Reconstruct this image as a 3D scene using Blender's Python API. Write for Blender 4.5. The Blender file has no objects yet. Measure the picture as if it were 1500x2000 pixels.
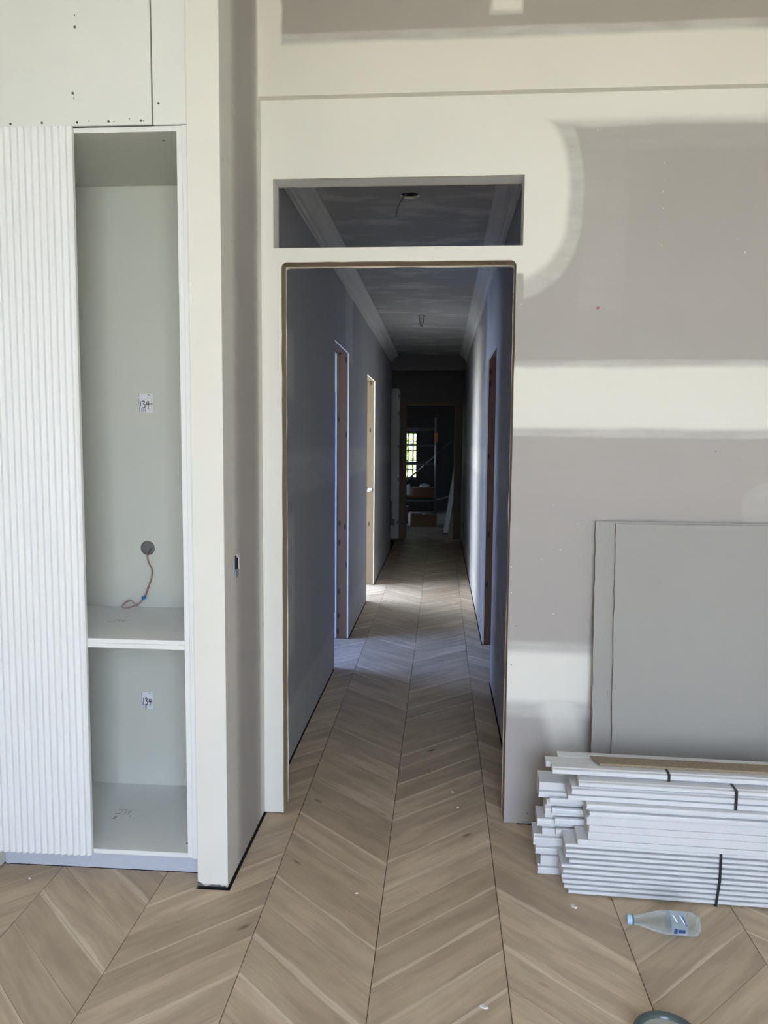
import bpy, bmesh, math, random
from mathutils import Vector, Matrix, noise as mnoise
random.seed(7)
R = math.radians
sc = bpy.context.scene
C = sc.collection

# ------------------------------------------------------------------ camera
cam_d = bpy.data.cameras.new('camera'); cam = bpy.data.objects.new('camera', cam_d); C.objects.link(cam)
cam_d.sensor_fit = 'VERTICAL'; cam_d.sensor_height = 36.0; cam_d.lens = 1484.12 / 2000 * 36
cam_d.clip_start = 0.05; cam_d.clip_end = 200
PITCH, YAW, ROLL = 0.09027, 0.07426, 0.00797
fw = Vector((-math.sin(YAW) * math.cos(PITCH), math.cos(YAW) * math.cos(PITCH), -math.sin(PITCH)))
rt0 = Vector((math.cos(YAW), math.sin(YAW), 0)); up0 = rt0.cross(fw)
rt = rt0 * math.cos(ROLL) + up0 * math.sin(ROLL); up = up0 * math.cos(ROLL) - rt0 * math.sin(ROLL)
cam.matrix_world = Matrix(((rt.x, up.x, -fw.x, 0), (rt.y, up.y, -fw.y, 0), (rt.z, up.z, -fw.z, 1.5), (0, 0, 0, 1)))
sc.camera = cam

# ------------------------------------------------------------------ world, sun, exposure
W = bpy.data.worlds.new('sky'); sc.world = W; W.use_nodes = True
wn = W.node_tree.nodes; wl = W.node_tree.links
for n_ in list(wn): wn.remove(n_)
w_out = wn.new('ShaderNodeOutputWorld'); w_bg = wn.new('ShaderNodeBackground')
w_tc = wn.new('ShaderNodeTexCoord'); w_sp = wn.new('ShaderNodeSeparateXYZ')
w_mr = wn.new('ShaderNodeMapRange'); w_mx = wn.new('ShaderNodeMix'); w_mx.data_type = 'RGBA'
w_mr.inputs[1].default_value = 0.0; w_mr.inputs[2].default_value = 0.8
w_mx.inputs[6].default_value = (0.80, 0.89, 1.0, 1); w_mx.inputs[7].default_value = (0.36, 0.56, 1.0, 1)
w_bg.inputs[1].default_value = 1.0
wl.new(w_tc.outputs['Generated'], w_sp.inputs[0]); wl.new(w_sp.outputs[2], w_mr.inputs[0])
wl.new(w_mr.outputs[0], w_mx.inputs[0]); wl.new(w_mx.outputs[2], w_bg.inputs[0]); wl.new(w_bg.outputs[0], w_out.inputs[0])
sun_d = bpy.data.lights.new('sun', 'SUN'); sun = bpy.data.objects.new('sun', sun_d); C.objects.link(sun)
sun_d.energy = 6.5; sun_d.angle = R(0.55); sun_d.color = (1.0, 0.94, 0.83)
sun.rotation_euler = Vector((-math.cos(R(54)), 0.05, -math.sin(R(54)))).to_track_quat('-Z', 'Y').to_euler()
sc.view_settings.view_transform = 'Standard'; sc.view_settings.look = 'None'
sc.view_settings.gamma = 1.0; sc.view_settings.use_curve_mapping = False
sc.view_settings.exposure = 4.0
sc.cycles.max_bounces = 6; sc.cycles.diffuse_bounces = 5; sc.cycles.glossy_bounces = 2; sc.cycles.transparent_max_bounces = 8
sc.cycles.use_adaptive_sampling = True; sc.cycles.adaptive_threshold = 0.05; sc.cycles.use_denoising = True
sc.cycles.caustics_reflective = False; sc.cycles.caustics_refractive = False
sc.cycles.sample_clamp_indirect = 6.0

def portal(loc, direction, sx, sy):
    d = bpy.data.lights.new('window_daylight', 'AREA'); d.shape = 'RECTANGLE'; d.size = sx; d.size_y = sy
    d.cycles.is_portal = True
    o = bpy.data.objects.new('window_daylight', d); C.objects.link(o); o.location = loc
    o.rotation_euler = Vector(direction).to_track_quat('-Z', 'Z').to_euler(); return o

# ------------------------------------------------------------------ main dimensions (metres, camera eye at 1.5)
D = 2.923                      # face of the wall with the doorway
OL, OR_, OT = -0.6166, 0.2689, 2.182   # doorway
TL, TR, TB, TT = -0.6468, 0.2917, 2.2345, 2.487   # fanlight opening above
XL, XR = -0.6935, 0.328        # corridor walls
ZC = 2.7                       # corridor ceiling
ZF = 3.3                       # front room ceiling
PY, PX0 = 2.385, -0.797        # free-standing end of the short wall beside the cabinet
WX0, WX1, WY0, WY1 = -2.1, 3.0, -1.8, 17.0   # outside walls

# ------------------------------------------------------------------ mesh helpers
def box(bm, x0, x1, y0, y1, z0, z1):
    v = [bm.verts.new((x, y, z)) for x in (x0, x1) for y in (y0, y1) for z in (z0, z1)]
    for q in ((0, 1, 3, 2), (4, 6, 7, 5), (0, 4, 5, 1), (2, 3, 7, 6), (0, 2, 6, 4), (1, 5, 7, 3)):
        bm.faces.new([v[i] for i in q])
    return v
def obox(bm, c, ax, ay, az, hx, hy, hz):
    vs = []
    for i in (-1, 1):
        for j in (-1, 1):
            for k in (-1, 1):
                vs.append(bm.verts.new(Vector(c) + ax * (i * hx) + ay * (j * hy) + az * (k * hz)))
    for q in ((0, 1, 3, 2), (4, 6, 7, 5), (0, 4, 5, 1), (2, 3, 7, 6), (0, 2, 6, 4), (1, 5, 7, 3)):
        bm.faces.new([vs[i] for i in q])
def bar(bm, a, b, w, h=None):
    a, b = Vector(a), Vector(b); d = (b - a); L = d.length; d.normalize()
    s = d.cross(Vector((0, 0, 1)));
    if s.length < 1e-4: s = Vector((1, 0, 0))
    s.normalize(); t = s.cross(d)
    obox(bm, (a + b) / 2, d, s, t, L / 2, w / 2, (h or w) / 2)
def tube(bm, pts, r, n=8, cap=True):
    pts = [Vector(p) for p in pts]; rings = []
    ref = Vector((0.31, 0.22, 0.93)).normalized()
    for i, p in enumerate(pts):
        t = (pts[min(i + 1, len(pts) - 1)] - pts[max(i - 1, 0)]).normalized()
        a = t.cross(ref); a.normalize(); b = t.cross(a)
        rr = r[i] if isinstance(r, (list, tuple)) else r
        rings.append([bm.verts.new(p + (a * math.cos(2 * math.pi * k / n) + b * math.sin(2 * math.pi * k / n)) * rr) for k in range(n)])
    for i in range(len(rings) - 1):
        for k in range(n):
            f = bm.faces.new((rings[i][k], rings[i][(k + 1) % n], rings[i + 1][(k + 1) % n], rings[i + 1][k])); f.smooth = True
    if cap:
        bm.faces.new(rings[0]); bm.faces.new(rings[-1])
def lathe(bm, prof, n=32, axis='z', mod=None):
    rings = []
    for (r, h) in prof:
        ring = []
        for k in range(n):
            a = 2 * math.pi * k / n; rr = r * (mod(a, h) if mod else 1)
            ring.append(bm.verts.new((rr * math.cos(a), rr * math.sin(a), h) if axis == 'z' else (h, rr * math.cos(a), rr * math.sin(a))))
        rings.append(ring)
    for i in range(len(rings) - 1):
        for k in range(n):
            f = bm.faces.new((rings[i][k], rings[i][(k + 1) % n], rings[i + 1][(k + 1) % n], rings[i + 1][k])); f.smooth = True
    return rings
def spline(pts, n=8):
    pts = [Vector(p) for p in pts]; out = []
    for i in range(len(pts) - 1):
        p0 = pts[max(i - 1, 0)]; p1 = pts[i]; p2 = pts[i + 1]; p3 = pts[min(i + 2, len(pts) - 1)]
        for k in range(n):
            t = k / n
            out.append(0.5 * ((2 * p1) + (p2 - p0) * t + (2 * p0 - 5 * p1 + 4 * p2 - p3) * t * t + (3 * p1 - p0 - 3 * p2 + p3) * t ** 3))
    out.append(pts[-1]); return out
def obj(name, bm, mats, parent=None, bevel=0.0, seg=2):
    me = bpy.data.meshes.new(name)
    bmesh.ops.recalc_face_normals(bm, faces=bm.faces[:]); bm.to_mesh(me); bm.free()
    for m in (mats if isinstance(mats, (list, tuple)) else [mats]): me.materials.append(m)
    o = bpy.data.objects.new(name, me); C.objects.link(o)
    if parent: o.parent = parent
    if bevel:
        b = o.modifiers.new('bevel', 'BEVEL'); b.width = bevel; b.segments = seg; b.limit_method = 'ANGLE'; b.angle_limit = R(40)
    return o
def edged(o, front):
    o.data.materials.append(front)
    for p in o.data.polygons:
        if p.normal.y < -0.9: p.material_index = 1
    return o
def bobj(name, boxes, mats, parent=None, bevel=0.0):
    bm = bmesh.new()
    for b in boxes: box(bm, *b)
    return obj(name, bm, mats, parent, bevel)
def empty(name, loc=(0, 0, 0), rz=0.0, parent=None):
    o = bpy.data.objects.new(name, None); C.objects.link(o); o.location = loc; o.rotation_euler = (0, 0, rz)
    o.empty_display_size = 0.05
    if parent: o.parent = parent
    return o
def tag(o, label, cat, group=None):
    o['label'] = label; o['category'] = cat
    if group: o['group'] = group
    return o
def struct(o, label=None):
    o['kind'] = 'structure'
    if label: o['label'] = label
    return o
def skin(name, outline, holes, place, thick, mats, parent=None):
    """plasterboard sheet: 2D outline with holes, extruded; slot 0 faces, slot 1 cut edges. place(u, v, t) -> point"""
    bm = bmesh.new(); edges = []
    for loop in [outline] + holes:
        vs = [bm.verts.new((u, v, 0)) for u, v in loop]
        edges += [bm.edges.new((vs[i], vs[(i + 1) % len(vs)])) for i in range(len(vs))]
    bmesh.ops.triangle_fill(bm, use_beauty=True, use_dissolve=False, edges=edges)
    faces = bm.faces[:]
    for f in faces: f.material_index = 0
    ext = bmesh.ops.extrude_face_region(bm, geom=faces)
    nv = [g for g in ext['geom'] if isinstance(g, bmesh.types.BMVert)]
    for v in nv: v.co.z = 1
    for f in bm.faces:
        zs = {round(v.co.z) for v in f.verts}
        f.material_index = 1 if len(zs) > 1 else 0
    for v in bm.verts: v.co = Vector(place(v.co.x, v.co.y, v.co.z * thick))
    return obj(name, bm, mats, parent)
def gridwall(name, axis, p0, p1, u0, u1, z0, z1, holes, mat):
    us = sorted({u0, u1, *[h[0] for h in holes], *[h[1] for h in holes]}); zs = sorted({z0, z1, *[h[2] for h in holes], *[h[3] for h in holes]})
    bm = bmesh.new()
    for i in range(len(us) - 1):
        for k in range(len(zs) - 1):
            cu, cz = (us[i] + us[i + 1]) / 2, (zs[k] + zs[k + 1]) / 2
            if any(h[0] < cu < h[1] and h[2] < cz < h[3] for h in holes): continue
            if axis == 'x': box(bm, p0, p1, us[i], us[i + 1], zs[k], zs[k + 1])
            else: box(bm, us[i], us[i + 1], p0, p1, zs[k], zs[k + 1])
    return struct(obj(name, bm, mat))

# ------------------------------------------------------------------ material helpers
class NT:
    def __init__(s, name):
        s.m = bpy.data.materials.new(name); s.m.use_nodes = True; s.t = s.m.node_tree
        s.bsdf = s.t.nodes['Principled BSDF']; s.out = s.t.nodes['Material Output']
    def new(s, k, **kw):
        n = s.t.nodes.new(k)
        for a, b in kw.items(): setattr(n, a, b)
        return n
    def put(s, sock, v):
        if hasattr(v, 'is_output') or isinstance(v, bpy.types.NodeSocket): s.t.links.new(v, sock)
        elif isinstance(v, (tuple, list)):
            sock.default_value = tuple(v) + ((1,) if len(v) == 3 and len(sock.default_value) == 4 else ())
        else: sock.default_value = v
    def math(s, op, a, b=0.0, c=0.0):
        n = s.new('ShaderNodeMath', operation=op); s.put(n.inputs[0], a); s.put(n.inputs[1], b); s.put(n.inputs[2], c); return n.outputs[0]
    def add(s, a, b): return s.math('ADD', a, b)
    def sub(s, a, b): return s.math('SUBTRACT', a, b)
    def mul(s, a, b): return s.math('MULTIPLY', a, b)
    def mx(s, a, b): return s.math('MAXIMUM', a, b)
    def inv(s, a): return s.math('SUBTRACT', 1.0, a)
    def ss(s, x, lo, hi, o0=0.0, o1=1.0):
        n = s.new('ShaderNodeMapRange', interpolation_type='SMOOTHSTEP'); s.put(n.inputs[0], x)
        n.inputs[1].default_value = lo; n.inputs[2].default_value = hi; n.inputs[3].default_value = o0; n.inputs[4].default_value = o1
        return n.outputs[0]
    def mix(s, f, a, b):
        n = s.new('ShaderNodeMix', data_type='RGBA'); s.put(n.inputs[0], f); s.put(n.inputs[6], a); s.put(n.inputs[7], b); return n.outputs[2]
    def noise(s, vec, scale, detail=3.0, rough=0.5):
        n = s.new('ShaderNodeTexNoise'); s.put(n.inputs['Vector'], vec); n.inputs['Scale'].default_value = scale
        n.inputs['Detail'].default_value = detail; n.inputs['Roughness'].default_value = rough; return n.outputs[0]
    def coord(s, k='Object'): return s.new('ShaderNodeTexCoord').outputs[k]
    def sep(s, v):
        n = s.new('ShaderNodeSeparateXYZ'); s.put(n.inputs[0], v); return n.outputs[0], n.outputs[1], n.outputs[2]
    def comb(s, x, y, z):
        n = s.new('ShaderNodeCombineXYZ'); s.put(n.inputs[0], x); s.put(n.inputs[1], y); s.put(n.inputs[2], z); return n.outputs[0]
    def vscale(s, v, k):
        n = s.new('ShaderNodeVectorMath', operation='MULTIPLY'); s.put(n.inputs[0], v); n.inputs[1].default_value = k; return n.outputs[0]
    def bump(s, h, strength=0.2, dist=0.002):
        n = s.new('ShaderNodeBump'); s.put(n.inputs['Height'], h); n.inputs['Strength'].default_value = strength
        n.inputs['Distance'].default_value = dist; s.t.links.new(n.outputs[0], s.bsdf.inputs['Normal'])
    def color(s, c): s.put(s.bsdf.inputs['Base Color'], c)
    def rough(s, r): s.put(s.bsdf.inputs['Roughness'], r)
    def rect(s, u, v, u0, u1, v0, v1, soft=0.01, softv=None):
        sv = softv or soft; m = None
        for (t, lo, hi, w) in ((u, u0, u1, soft), (v, v0, v1, sv)):
            if lo is not None:
                k = s.ss(t, lo - w, lo + w); m = k if m is None else s.mul(m, k)
            if hi is not None:
                k = s.ss(t, hi - w, hi + w, 1.0, 0.0); m = k if m is None else s.mul(m, k)
        return m
    def ell(s, u, v, cu, cv, ru, rv, lo=0.9, hi=1.0, p=2.0):
        a = s.math('POWER', s.math('ABSOLUTE', s.mul(s.sub(u, cu), 1 / ru)), p); b = s.math('POWER', s.math('ABSOLUTE', s.mul(s.sub(v, cv), 1 / rv)), p)
        return s.ss(s.add(a, b), lo ** p, hi ** p, 1.0, 0.0)

def plain(name, col, rough=0.6, metal=0.0, var=0.06, scale=6.0, bump=0.0, spec=None, stretch=None):
    n = NT(name); co = n.coord()
    if stretch: co = n.vscale(co, stretch)
    k = n.noise(co, scale, 4.0, 0.6)
    lo = tuple(max(0, c * (1 - var * 2)) for c in col); hi = tuple(min(1, c * (1 + var * 2)) for c in col)
    n.color(n.mix(k, lo, hi)); n.rough(rough); n.bsdf.inputs['Metallic'].default_value = metal
    if spec is not None: n.bsdf.inputs['Specular IOR Level'].default_value = spec
    if bump: n.bump(n.noise(co, scale * 12, 3.0), bump, 0.001)
    return n.m

PLASTER = (0.77, 0.752, 0.70); THIN = (0.56, 0.55, 0.52); BOARD = (0.42, 0.392, 0.375)
def board_mat(name, masks, board=BOARD, plaster=PLASTER, thin=THIN):
    """grey paper-faced plasterboard with trowelled white compound where masks() says"""
    n = NT(name); co = n.coord(); X, Y, Z = n.sep(co)
    w1 = n.mul(n.sub(n.noise(co, 5.0, 2.0), 0.5), 0.03); w2 = n.mul(n.sub(n.noise(n.vscale(co, (0.6, 0.6, 1.7)), 5.0, 3.0), 0.5), 0.024)
    solid, soft = masks(n, n.add(X, w1), n.add(Y, w1), n.add(Z, w2), X, Y, Z)
    base = n.mix(n.noise(n.vscale(co, (1, 1, 0.5)), 2.2, 3.0, 0.55), tuple(c * 0.93 for c in board), tuple(c * 1.07 for c in board))
    base = n.mix(n.mul(n.noise(co, 260.0, 2.0), 0.22), base, tuple(c * 0.8 for c in board))
    if soft is not None: base = n.mix(n.mul(soft, n.ss(n.noise(n.vscale(co, (0.6, 0.6, 2.5)), 9.0, 4.0, 0.6), 0.25, 0.7, 0.45, 1.0)), base, thin)
    if solid is not None:
        pl = n.mix(n.noise(co, 3.0, 3.0), tuple(c * 0.965 for c in plaster), tuple(min(1, c * 1.02) for c in plaster))
        base = n.mix(solid, base, pl)
    n.color(base); n.rough(0.85); n.bsdf.inputs['Specular IOR Level'].default_value = 0.25
    n.bump(n.add(n.noise(co, 180.0, 2.0), n.noise(n.vscale(co, (1, 1, 3)), 12.0, 2.0)), 0.06, 0.002)
    return n.m

# wall with the doorway: compound round the fanlight, tape joint, lower patch
def m_front(n, x, y, z, X, Y, Z):
    band = n.rect(x, z, None, None, 2.672, None, 0.02)
    blob = n.ell(x, z, 0.13, 2.42, 0.345, 0.345, 0.90, 1.0, 2.6)
    left = n.rect(x, z, None, -0.60, None, None, 0.01)
    head = n.rect(x, z, None, 0.30, 2.15, None, 0.008)
    notch = n.inv(n.rect(x, z, 0.268, 0.296, None, 2.135, 0.006))
    tape = n.rect(x, z, 0.262, None, 1.562, 1.79, 0.008, 0.012)
    pat = n.rect(x, z, None, 0.612, 0.50, 0.695, 0.012, 0.02)
    smear = n.rect(n.add(x, n.mul(n.sub(z, 0.4), 0.25)), z, 0.425, 0.56, 0.22, 0.6, 0.03, 0.05)
    solid = n.mx(n.mx(band, n.mul(n.mx(blob, head), notch)), n.mx(left, n.mx(tape, n.mx(pat, n.mul(smear, 0.7)))))
    blob2 = n.ell(x, z, 0.13, 2.42, 0.39, 0.405, 0.95, 1.0, 2.6)
    soft = n.mx(n.mul(blob2, notch), n.mx(n.rect(x, z, 0.264, None, 1.528, 1.812, 0.008), n.mx(n.rect(x, z, 0.27, 0.64, 0.44, 0.735, 0.012), n.rect(x, z, None, None, 2.652, None, 0.008))))
    soft = n.mx(soft, n.mul(n.ell(x, z, 1.24, 1.27, 0.13, 0.11, 0.8, 1.0), 0.35))
    soft = n.mx(soft, n.mul(n.rect(x, z, 0.66, None, 2.57, 2.67, 0.012), 0.16))
    soft = n.mx(soft, n.mul(n.rect(x, z, 0.5, 0.66, 2.0, 2.66, 0.03), 0.18))
    soft = n.mx(soft, n.mul(n.rect(x, z, None, None, 1.30, 1.53, 0.02), 0.10))
    return solid, soft
M_FRONT = board_mat('wall plasterboard with joint compound', m_front)
def m_bulk(n, x, y, z, X, Y, Z):
    solid = n.mx(n.rect(x, z, None, None, None, 2.955, 0.012), n.mx(n.rect(x, z, None, -0.605, None, None, 0.008), n.rect(x, z, 0.16, 0.262, 3.045, None, 0.008)))
    soft = n.mx(n.rect(x, z, None, None, None, 2.99, 0.006), n.rect(x, z, 0.15, 0.268, 3.03, None, 0.006))
    return solid, soft
M_BULK = board_mat('bulkhead plasterboard', m_bulk, board=(0.40, 0.37, 0.335), plaster=(0.75, 0.725, 0.655))
def m_pier(n, x, y, z, X, Y, Z):
    front = n.ss(Y, PY + 0.004, PY + 0.010, 1.0, 0.0)
    y2 = n.add(Y, n.mul(n.sub(y, Y), 0.35))
    solid = n.mx(front, n.mx(n.mul(n.ss(y2, 2.49, 2.56, 1.0, 0.0), 0.62), n.mx(n.ss(y2, 2.84, 2.885), n.ss(Y, 2.89, 2.91))))
    solid = n.mul(solid, n.ss(n.add(Z, n.mul(n.sub(z, Z), 1.2)), 0.012, 0.020))
    soft = n.mx(n.ss(y2, 2.53, 2.60, 0.75, 0.0), n.ss(y2, 2.78, 2.86))
    return solid, n.mul(soft, 0.9)
M_PIER = board_mat('short wall plaster', m_pier)
def m_corr(n, x, y, z, X, Y, Z):
    a = n.rect(y, z, None, None, 1.25, 1.46, 0.03); b = n.rect(y, z, 5.5, 5.9, 2.1, None, 0.03)
    c = n.rect(y, z, 3.35, 3.55, 0.5, 1.15, 0.05); d = n.rect(y, z, 3.3, 3.55, 1.7, 2.0, 0.05); e = n.rect(y, z, None, None, None, 0.28, 0.03)
    return n.mul(n.mx(b, n.mx(c, d)), 0.35), n.mul(n.mx(a, n.mx(b, n.mx(c, n.mx(d, e)))), 0.9)
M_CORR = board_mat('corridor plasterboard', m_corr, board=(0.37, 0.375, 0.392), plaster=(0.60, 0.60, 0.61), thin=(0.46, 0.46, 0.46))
def m_ceil(n, x, y, z, X, Y, Z):
    co = n.comb(n.mul(X, 1.5), n.mul(Y, 3.3), 0.0)
    k = n.ss(n.noise(co, 1.6, 3.0, 0.6), 0.5, 0.66)
    return n.mul(k, 0.22), n.mul(k, 0.6)
M_CEIL = board_mat('corridor ceiling plasterboard', m_ceil, board=(0.36, 0.36, 0.36), plaster=(0.7, 0.7, 0.69))
M_PLAIN = board_mat('plain room plaster', lambda n, x, y, z, X, Y, Z: (n.ss(n.noise(n.comb(X, Y, Z), 1.2), 0.3, 0.7, 0.65, 0.9), None))
M_WHITE = plain('white painted plaster', (0.80, 0.80, 0.77), 0.8, var=0.02)
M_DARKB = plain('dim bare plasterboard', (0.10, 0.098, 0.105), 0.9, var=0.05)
M_RAW = plain('raw grey board', (0.20, 0.185, 0.18), 0.9)
M_GYP = plain('chalky cut gypsum edge', (0.70, 0.66, 0.58), 0.95, var=0.12, scale=40, bump=0.4)
M_PAPER = plain('torn brown paper edge', (0.34, 0.27, 0.19), 0.9, var=0.15, scale=50)
M_LEANB = board_mat('loose plasterboard sheet', lambda n, x, y, z, X, Y, Z: (None, None), board=(0.365, 0.355, 0.335))
M_TORN = plain('torn grey board paper', (0.12, 0.12, 0.14), 0.95, var=0.4, scale=120)
M_CORN = plain('cornice plaster', (0.55, 0.55, 0.54), 0.8, var=0.05)

def pine(name, lo, hi, knots=True):
    n = NT(name); co = n.coord(); X, Y, Z = n.sep(co)
    g = n.noise(n.comb(n.mul(X, 60.0), n.mul(Y, 60.0), n.mul(Z, 2.2)), 1.0, 4.0, 0.6)
    c = n.mix(g, lo, hi)
    if knots:
        vo = n.new('ShaderNodeTexVoronoi', voronoi_dimensions='2D'); n.put(vo.inputs['Vector'], n.comb(n.mul(n.add(X, Y), 18.0), n.mul(Z, 6.5), 0.0)); vo.inputs['Scale'].default_value = 1.0
        c = n.mix(n.mul(n.ss(vo.outputs['Distance'], 0.08, 0.22, 0.95, 0.0), n.math('GREATER_THAN', n.sep(vo.outputs['Color'])[0], 0.62)), c, tuple(k * 0.25 for k in lo))
    n.color(c); n.rough(0.75); n.bump(g, 0.25, 0.001); return n.m
M_PINE = pine('pine stud', (0.125, 0.075, 0.05), (0.19, 0.12, 0.08))
M_PINE_PALE = pine('pale pine stud', (0.24, 0.18, 0.105), (0.33, 0.26, 0.165))
M_PINE_RED = pine('reddish pine stud', (0.16, 0.075, 0.04), (0.24, 0.125, 0.07))
M_HEAD = pine('weathered header timber', (0.33, 0.245, 0.155), (0.46, 0.36, 0.24), False)

def oak(name, per_object):
    n = NT(name); at = n.new('ShaderNodeAttribute', attribute_name='gc'); u, v, w = n.sep(at.outputs['Vector'])
    if per_object: r = n.new('ShaderNodeObjectInfo').outputs['Random']
    else: r = w
    rz = n.mul(r, 57.0); r2 = n.math('FRACT', n.mul(r, 17.31)); r3 = n.math('FRACT', n.mul(r, 71.7)); r4 = n.math('FRACT', n.mul(r, 133.3))
    wob = n.mul(n.sub(n.noise(n.comb(n.mul(u, 3.0), n.mul(v, 5.0), rz), 1.0, 2.0), 0.5), 0.035)
    vv = n.add(v, wob)
    fine = n.noise(n.comb(n.mul(u, 5.0), n.mul(vv, 95.0), rz), 1.0, 5.0, 0.62)
    broad = n.noise(n.comb(n.mul(u, 3.2), n.mul(vv, 20.0), n.add(rz, 9.0)), 1.0, 3.0, 0.55)
    c = n.mix(r2, (0.49, 0.385, 0.268), (0.70, 0.555, 0.395))
    c = n.mix(n.ss(fine, 0.3, 0.72, 0.26, 0.0), c, (0.31, 0.23, 0.16))
    c = n.mix(n.ss(broad, 0.35, 0.62, 0.5, 0.0), c, (0.33, 0.25, 0.18))
    c = n.mix(n.mul(n.ss(broad, 0.58, 0.78), 0.25), c, (0.68, 0.57, 0.44))
    # pale sapwood along one long edge of many boards
    side = n.mul(n.sub(n.math('GREATER_THAN', r3, 0.5), 0.5), 2.0)
    e = n.sub(0.057, n.mul(vv, side)); e = n.add(e, n.mul(n.sub(n.noise(n.comb(n.mul(u, 3.0), 0.0, rz), 1.0, 2.0), 0.5), 0.02))
    sap = n.mul(n.ss(n.sub(e, n.mul(r2, 0.008)), 0.002, 0.010, 1.0, 0.0), n.ss(r4, 0.3, 0.8))
    c = n.mix(n.mul(sap, 0.6), c, (0.80, 0.68, 0.52))
    # grey smudges of the unfinished surface
    wp = n.new('ShaderNodeNewGeometry').outputs['Position']
    sm = n.ss(n.noise(n.vscale(wp, (1, 1, 1)), 2.4, 4.0, 0.6), 0.55, 0.75)
    c = n.mix(n.mul(sm, 0.3), c, (0.26, 0.215, 0.175))
    dust = n.ss(n.noise(wp, 9.0, 5.0, 0.7), 0.62, 0.75)
    c = n.mix(n.mul(dust, 0.13), c, (0.6, 0.56, 0.5))
    kn = n.new('ShaderNodeTexVoronoi'); n.put(kn.inputs['Vector'], n.comb(n.mul(u, 3.5), n.mul(vv, 9.0), rz)); kn.inputs['Scale'].default_value = 1.0
    c = n.mix(n.mul(n.ss(kn.outputs['Distance'], 0.03, 0.13, 1.0, 0.0), n.mul(n.math('GREATER_THAN', n.math('FRACT', n.mul(r, 211.0)), 0.6), 0.7)), c, (0.10, 0.07, 0.05))
    n.color(c); n.rough(n.ss(fine, 0.2, 0.8, 0.5, 0.62)); n.bsdf.inputs['Specular IOR Level'].default_value = 0.35
    n.bump(fine, 0.10, 0.001); return n.m
M_OAK = oak('grey brown oak plank', True); M_OAKF = oak('grey brown oak plank far', False)
M_SUB = plain('dark subfloor', (0.03, 0.025, 0.02), 0.95)
M_MEL = plain('white melamine', (0.80, 0.81, 0.80), 0.35, var=0.01)
M_MELSHADE = plain('white melamine with painted shade', (0.60, 0.605, 0.55), 0.5, var=0.01)  # darker copy of the white melamine, cabinet shade put into the colour
M_LACQ = plain('white lacquered fluted door', (0.83, 0.84, 0.85), 0.32, var=0.01)
M_CUP = plain('white cupboard with painted shade', (0.34, 0.33, 0.32), 0.5)  # white cupboard; the dimness of the corridor end is put into its colour
M_JAMB = pine('dim timber jamb', (0.10, 0.075, 0.05), (0.15, 0.115, 0.08), False)
M_KICK = plain('white kickboard', (0.56, 0.585, 0.67), 0.3, var=0.01)
M_SHEETW = plain('white primed panel', (0.77, 0.785, 0.765), 0.55, var=0.02)
M_TRIM = plain('white primed timber trim', (0.66, 0.665, 0.68), 0.45, var=0.03, scale=14)
M_TRIMEND = plain('raw trim end grain', (0.70, 0.67, 0.63), 0.8, var=0.1, scale=60)
M_MDF = plain('brown particleboard', (0.27, 0.215, 0.15), 0.85, var=0.25, scale=90, bump=0.3)
M_BLACK = plain('black plastic', (0.012, 0.012, 0.015), 0.4)
M_VOID = plain('dark cavity', (0.006, 0.006, 0.006), 1.0)
M_SCREW = plain('grey steel screw', (0.16, 0.16, 0.15), 0.5, 0.6)
M_GALV = plain('galvanised steel', (0.45, 0.46, 0.47), 0.4, 0.8)
M_ALU = plain('dull aluminium', (0.30, 0.32, 0.35), 0.45, 0.7)
M_INK = plain('black ink', (0.02, 0.02, 0.03), 0.7)
M_INKG = plain('grey pencil', (0.16, 0.16, 0.16), 0.8)
M_LABEL = plain('label paper', (0.74, 0.74, 0.78), 0.7, var=0.02)
M_CABR = plain('red flex', (0.34, 0.13, 0.10), 0.5)
M_CABG = plain('grey flex', (0.42, 0.37, 0.34), 0.5)
M_TAPEB = plain('blue tape', (0.03, 0.16, 0.42), 0.5)
M_BLUE = plain('blue plastic sheet', (0.02, 0.12, 0.62), 0.35, var=0.1, bump=0.2)
M_CHIP = plain('plaster chip', (0.75, 0.72, 0.66), 0.9)
M_CARD = plain('brown cardboard', (0.22, 0.13, 0.07), 0.85, var=0.08)
M_REDTUB = plain('dark red plastic', (0.16, 0.02, 0.05), 0.4)
M_RAG = plain('pale dust sheet', (0.6, 0.62, 0.68), 0.9)
M_ORANGE = plain('orange clamp', (0.35, 0.09, 0.02), 0.5)
M_GRASS = plain('sunlit lawn and paving', (0.31, 0.30, 0.245), 0.95, var=0.25, scale=3)
M_TUB = plain('grey green plastic', (0.06, 0.085, 0.08), 0.25, var=0.3, scale=14)
M_PASTE = plain('pale compound', (0.42, 0.42, 0.38), 0.6, var=0.1)
M_BOUNCE = plain('bounce wall render', (0.62, 0.62, 0.58), 0.9)
def leaf_mat():
    n = NT('leaf'); co = n.coord(); n.color(n.mix(n.noise(co, 4.0), (0.10, 0.22, 0.03), (0.36, 0.46, 0.08))); n.rough(0.5)
    tr = n.new('ShaderNodeBsdfTranslucent'); tr.inputs[0].default_value = (0.42, 0.62, 0.10, 1); mx = n.new('ShaderNodeMixShader'); mx.inputs[0].default_value = 0.5
    n.t.links.new(n.bsdf.outputs[0], mx.inputs[1]); n.t.links.new(tr.outputs[0], mx.inputs[2]); n.t.links.new(mx.outputs[0], n.out.inputs[0]); return n.m
M_LEAF = leaf_mat(); M_BARK = plain('bark', (0.1, 0.07, 0.05), 0.9)
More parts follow.
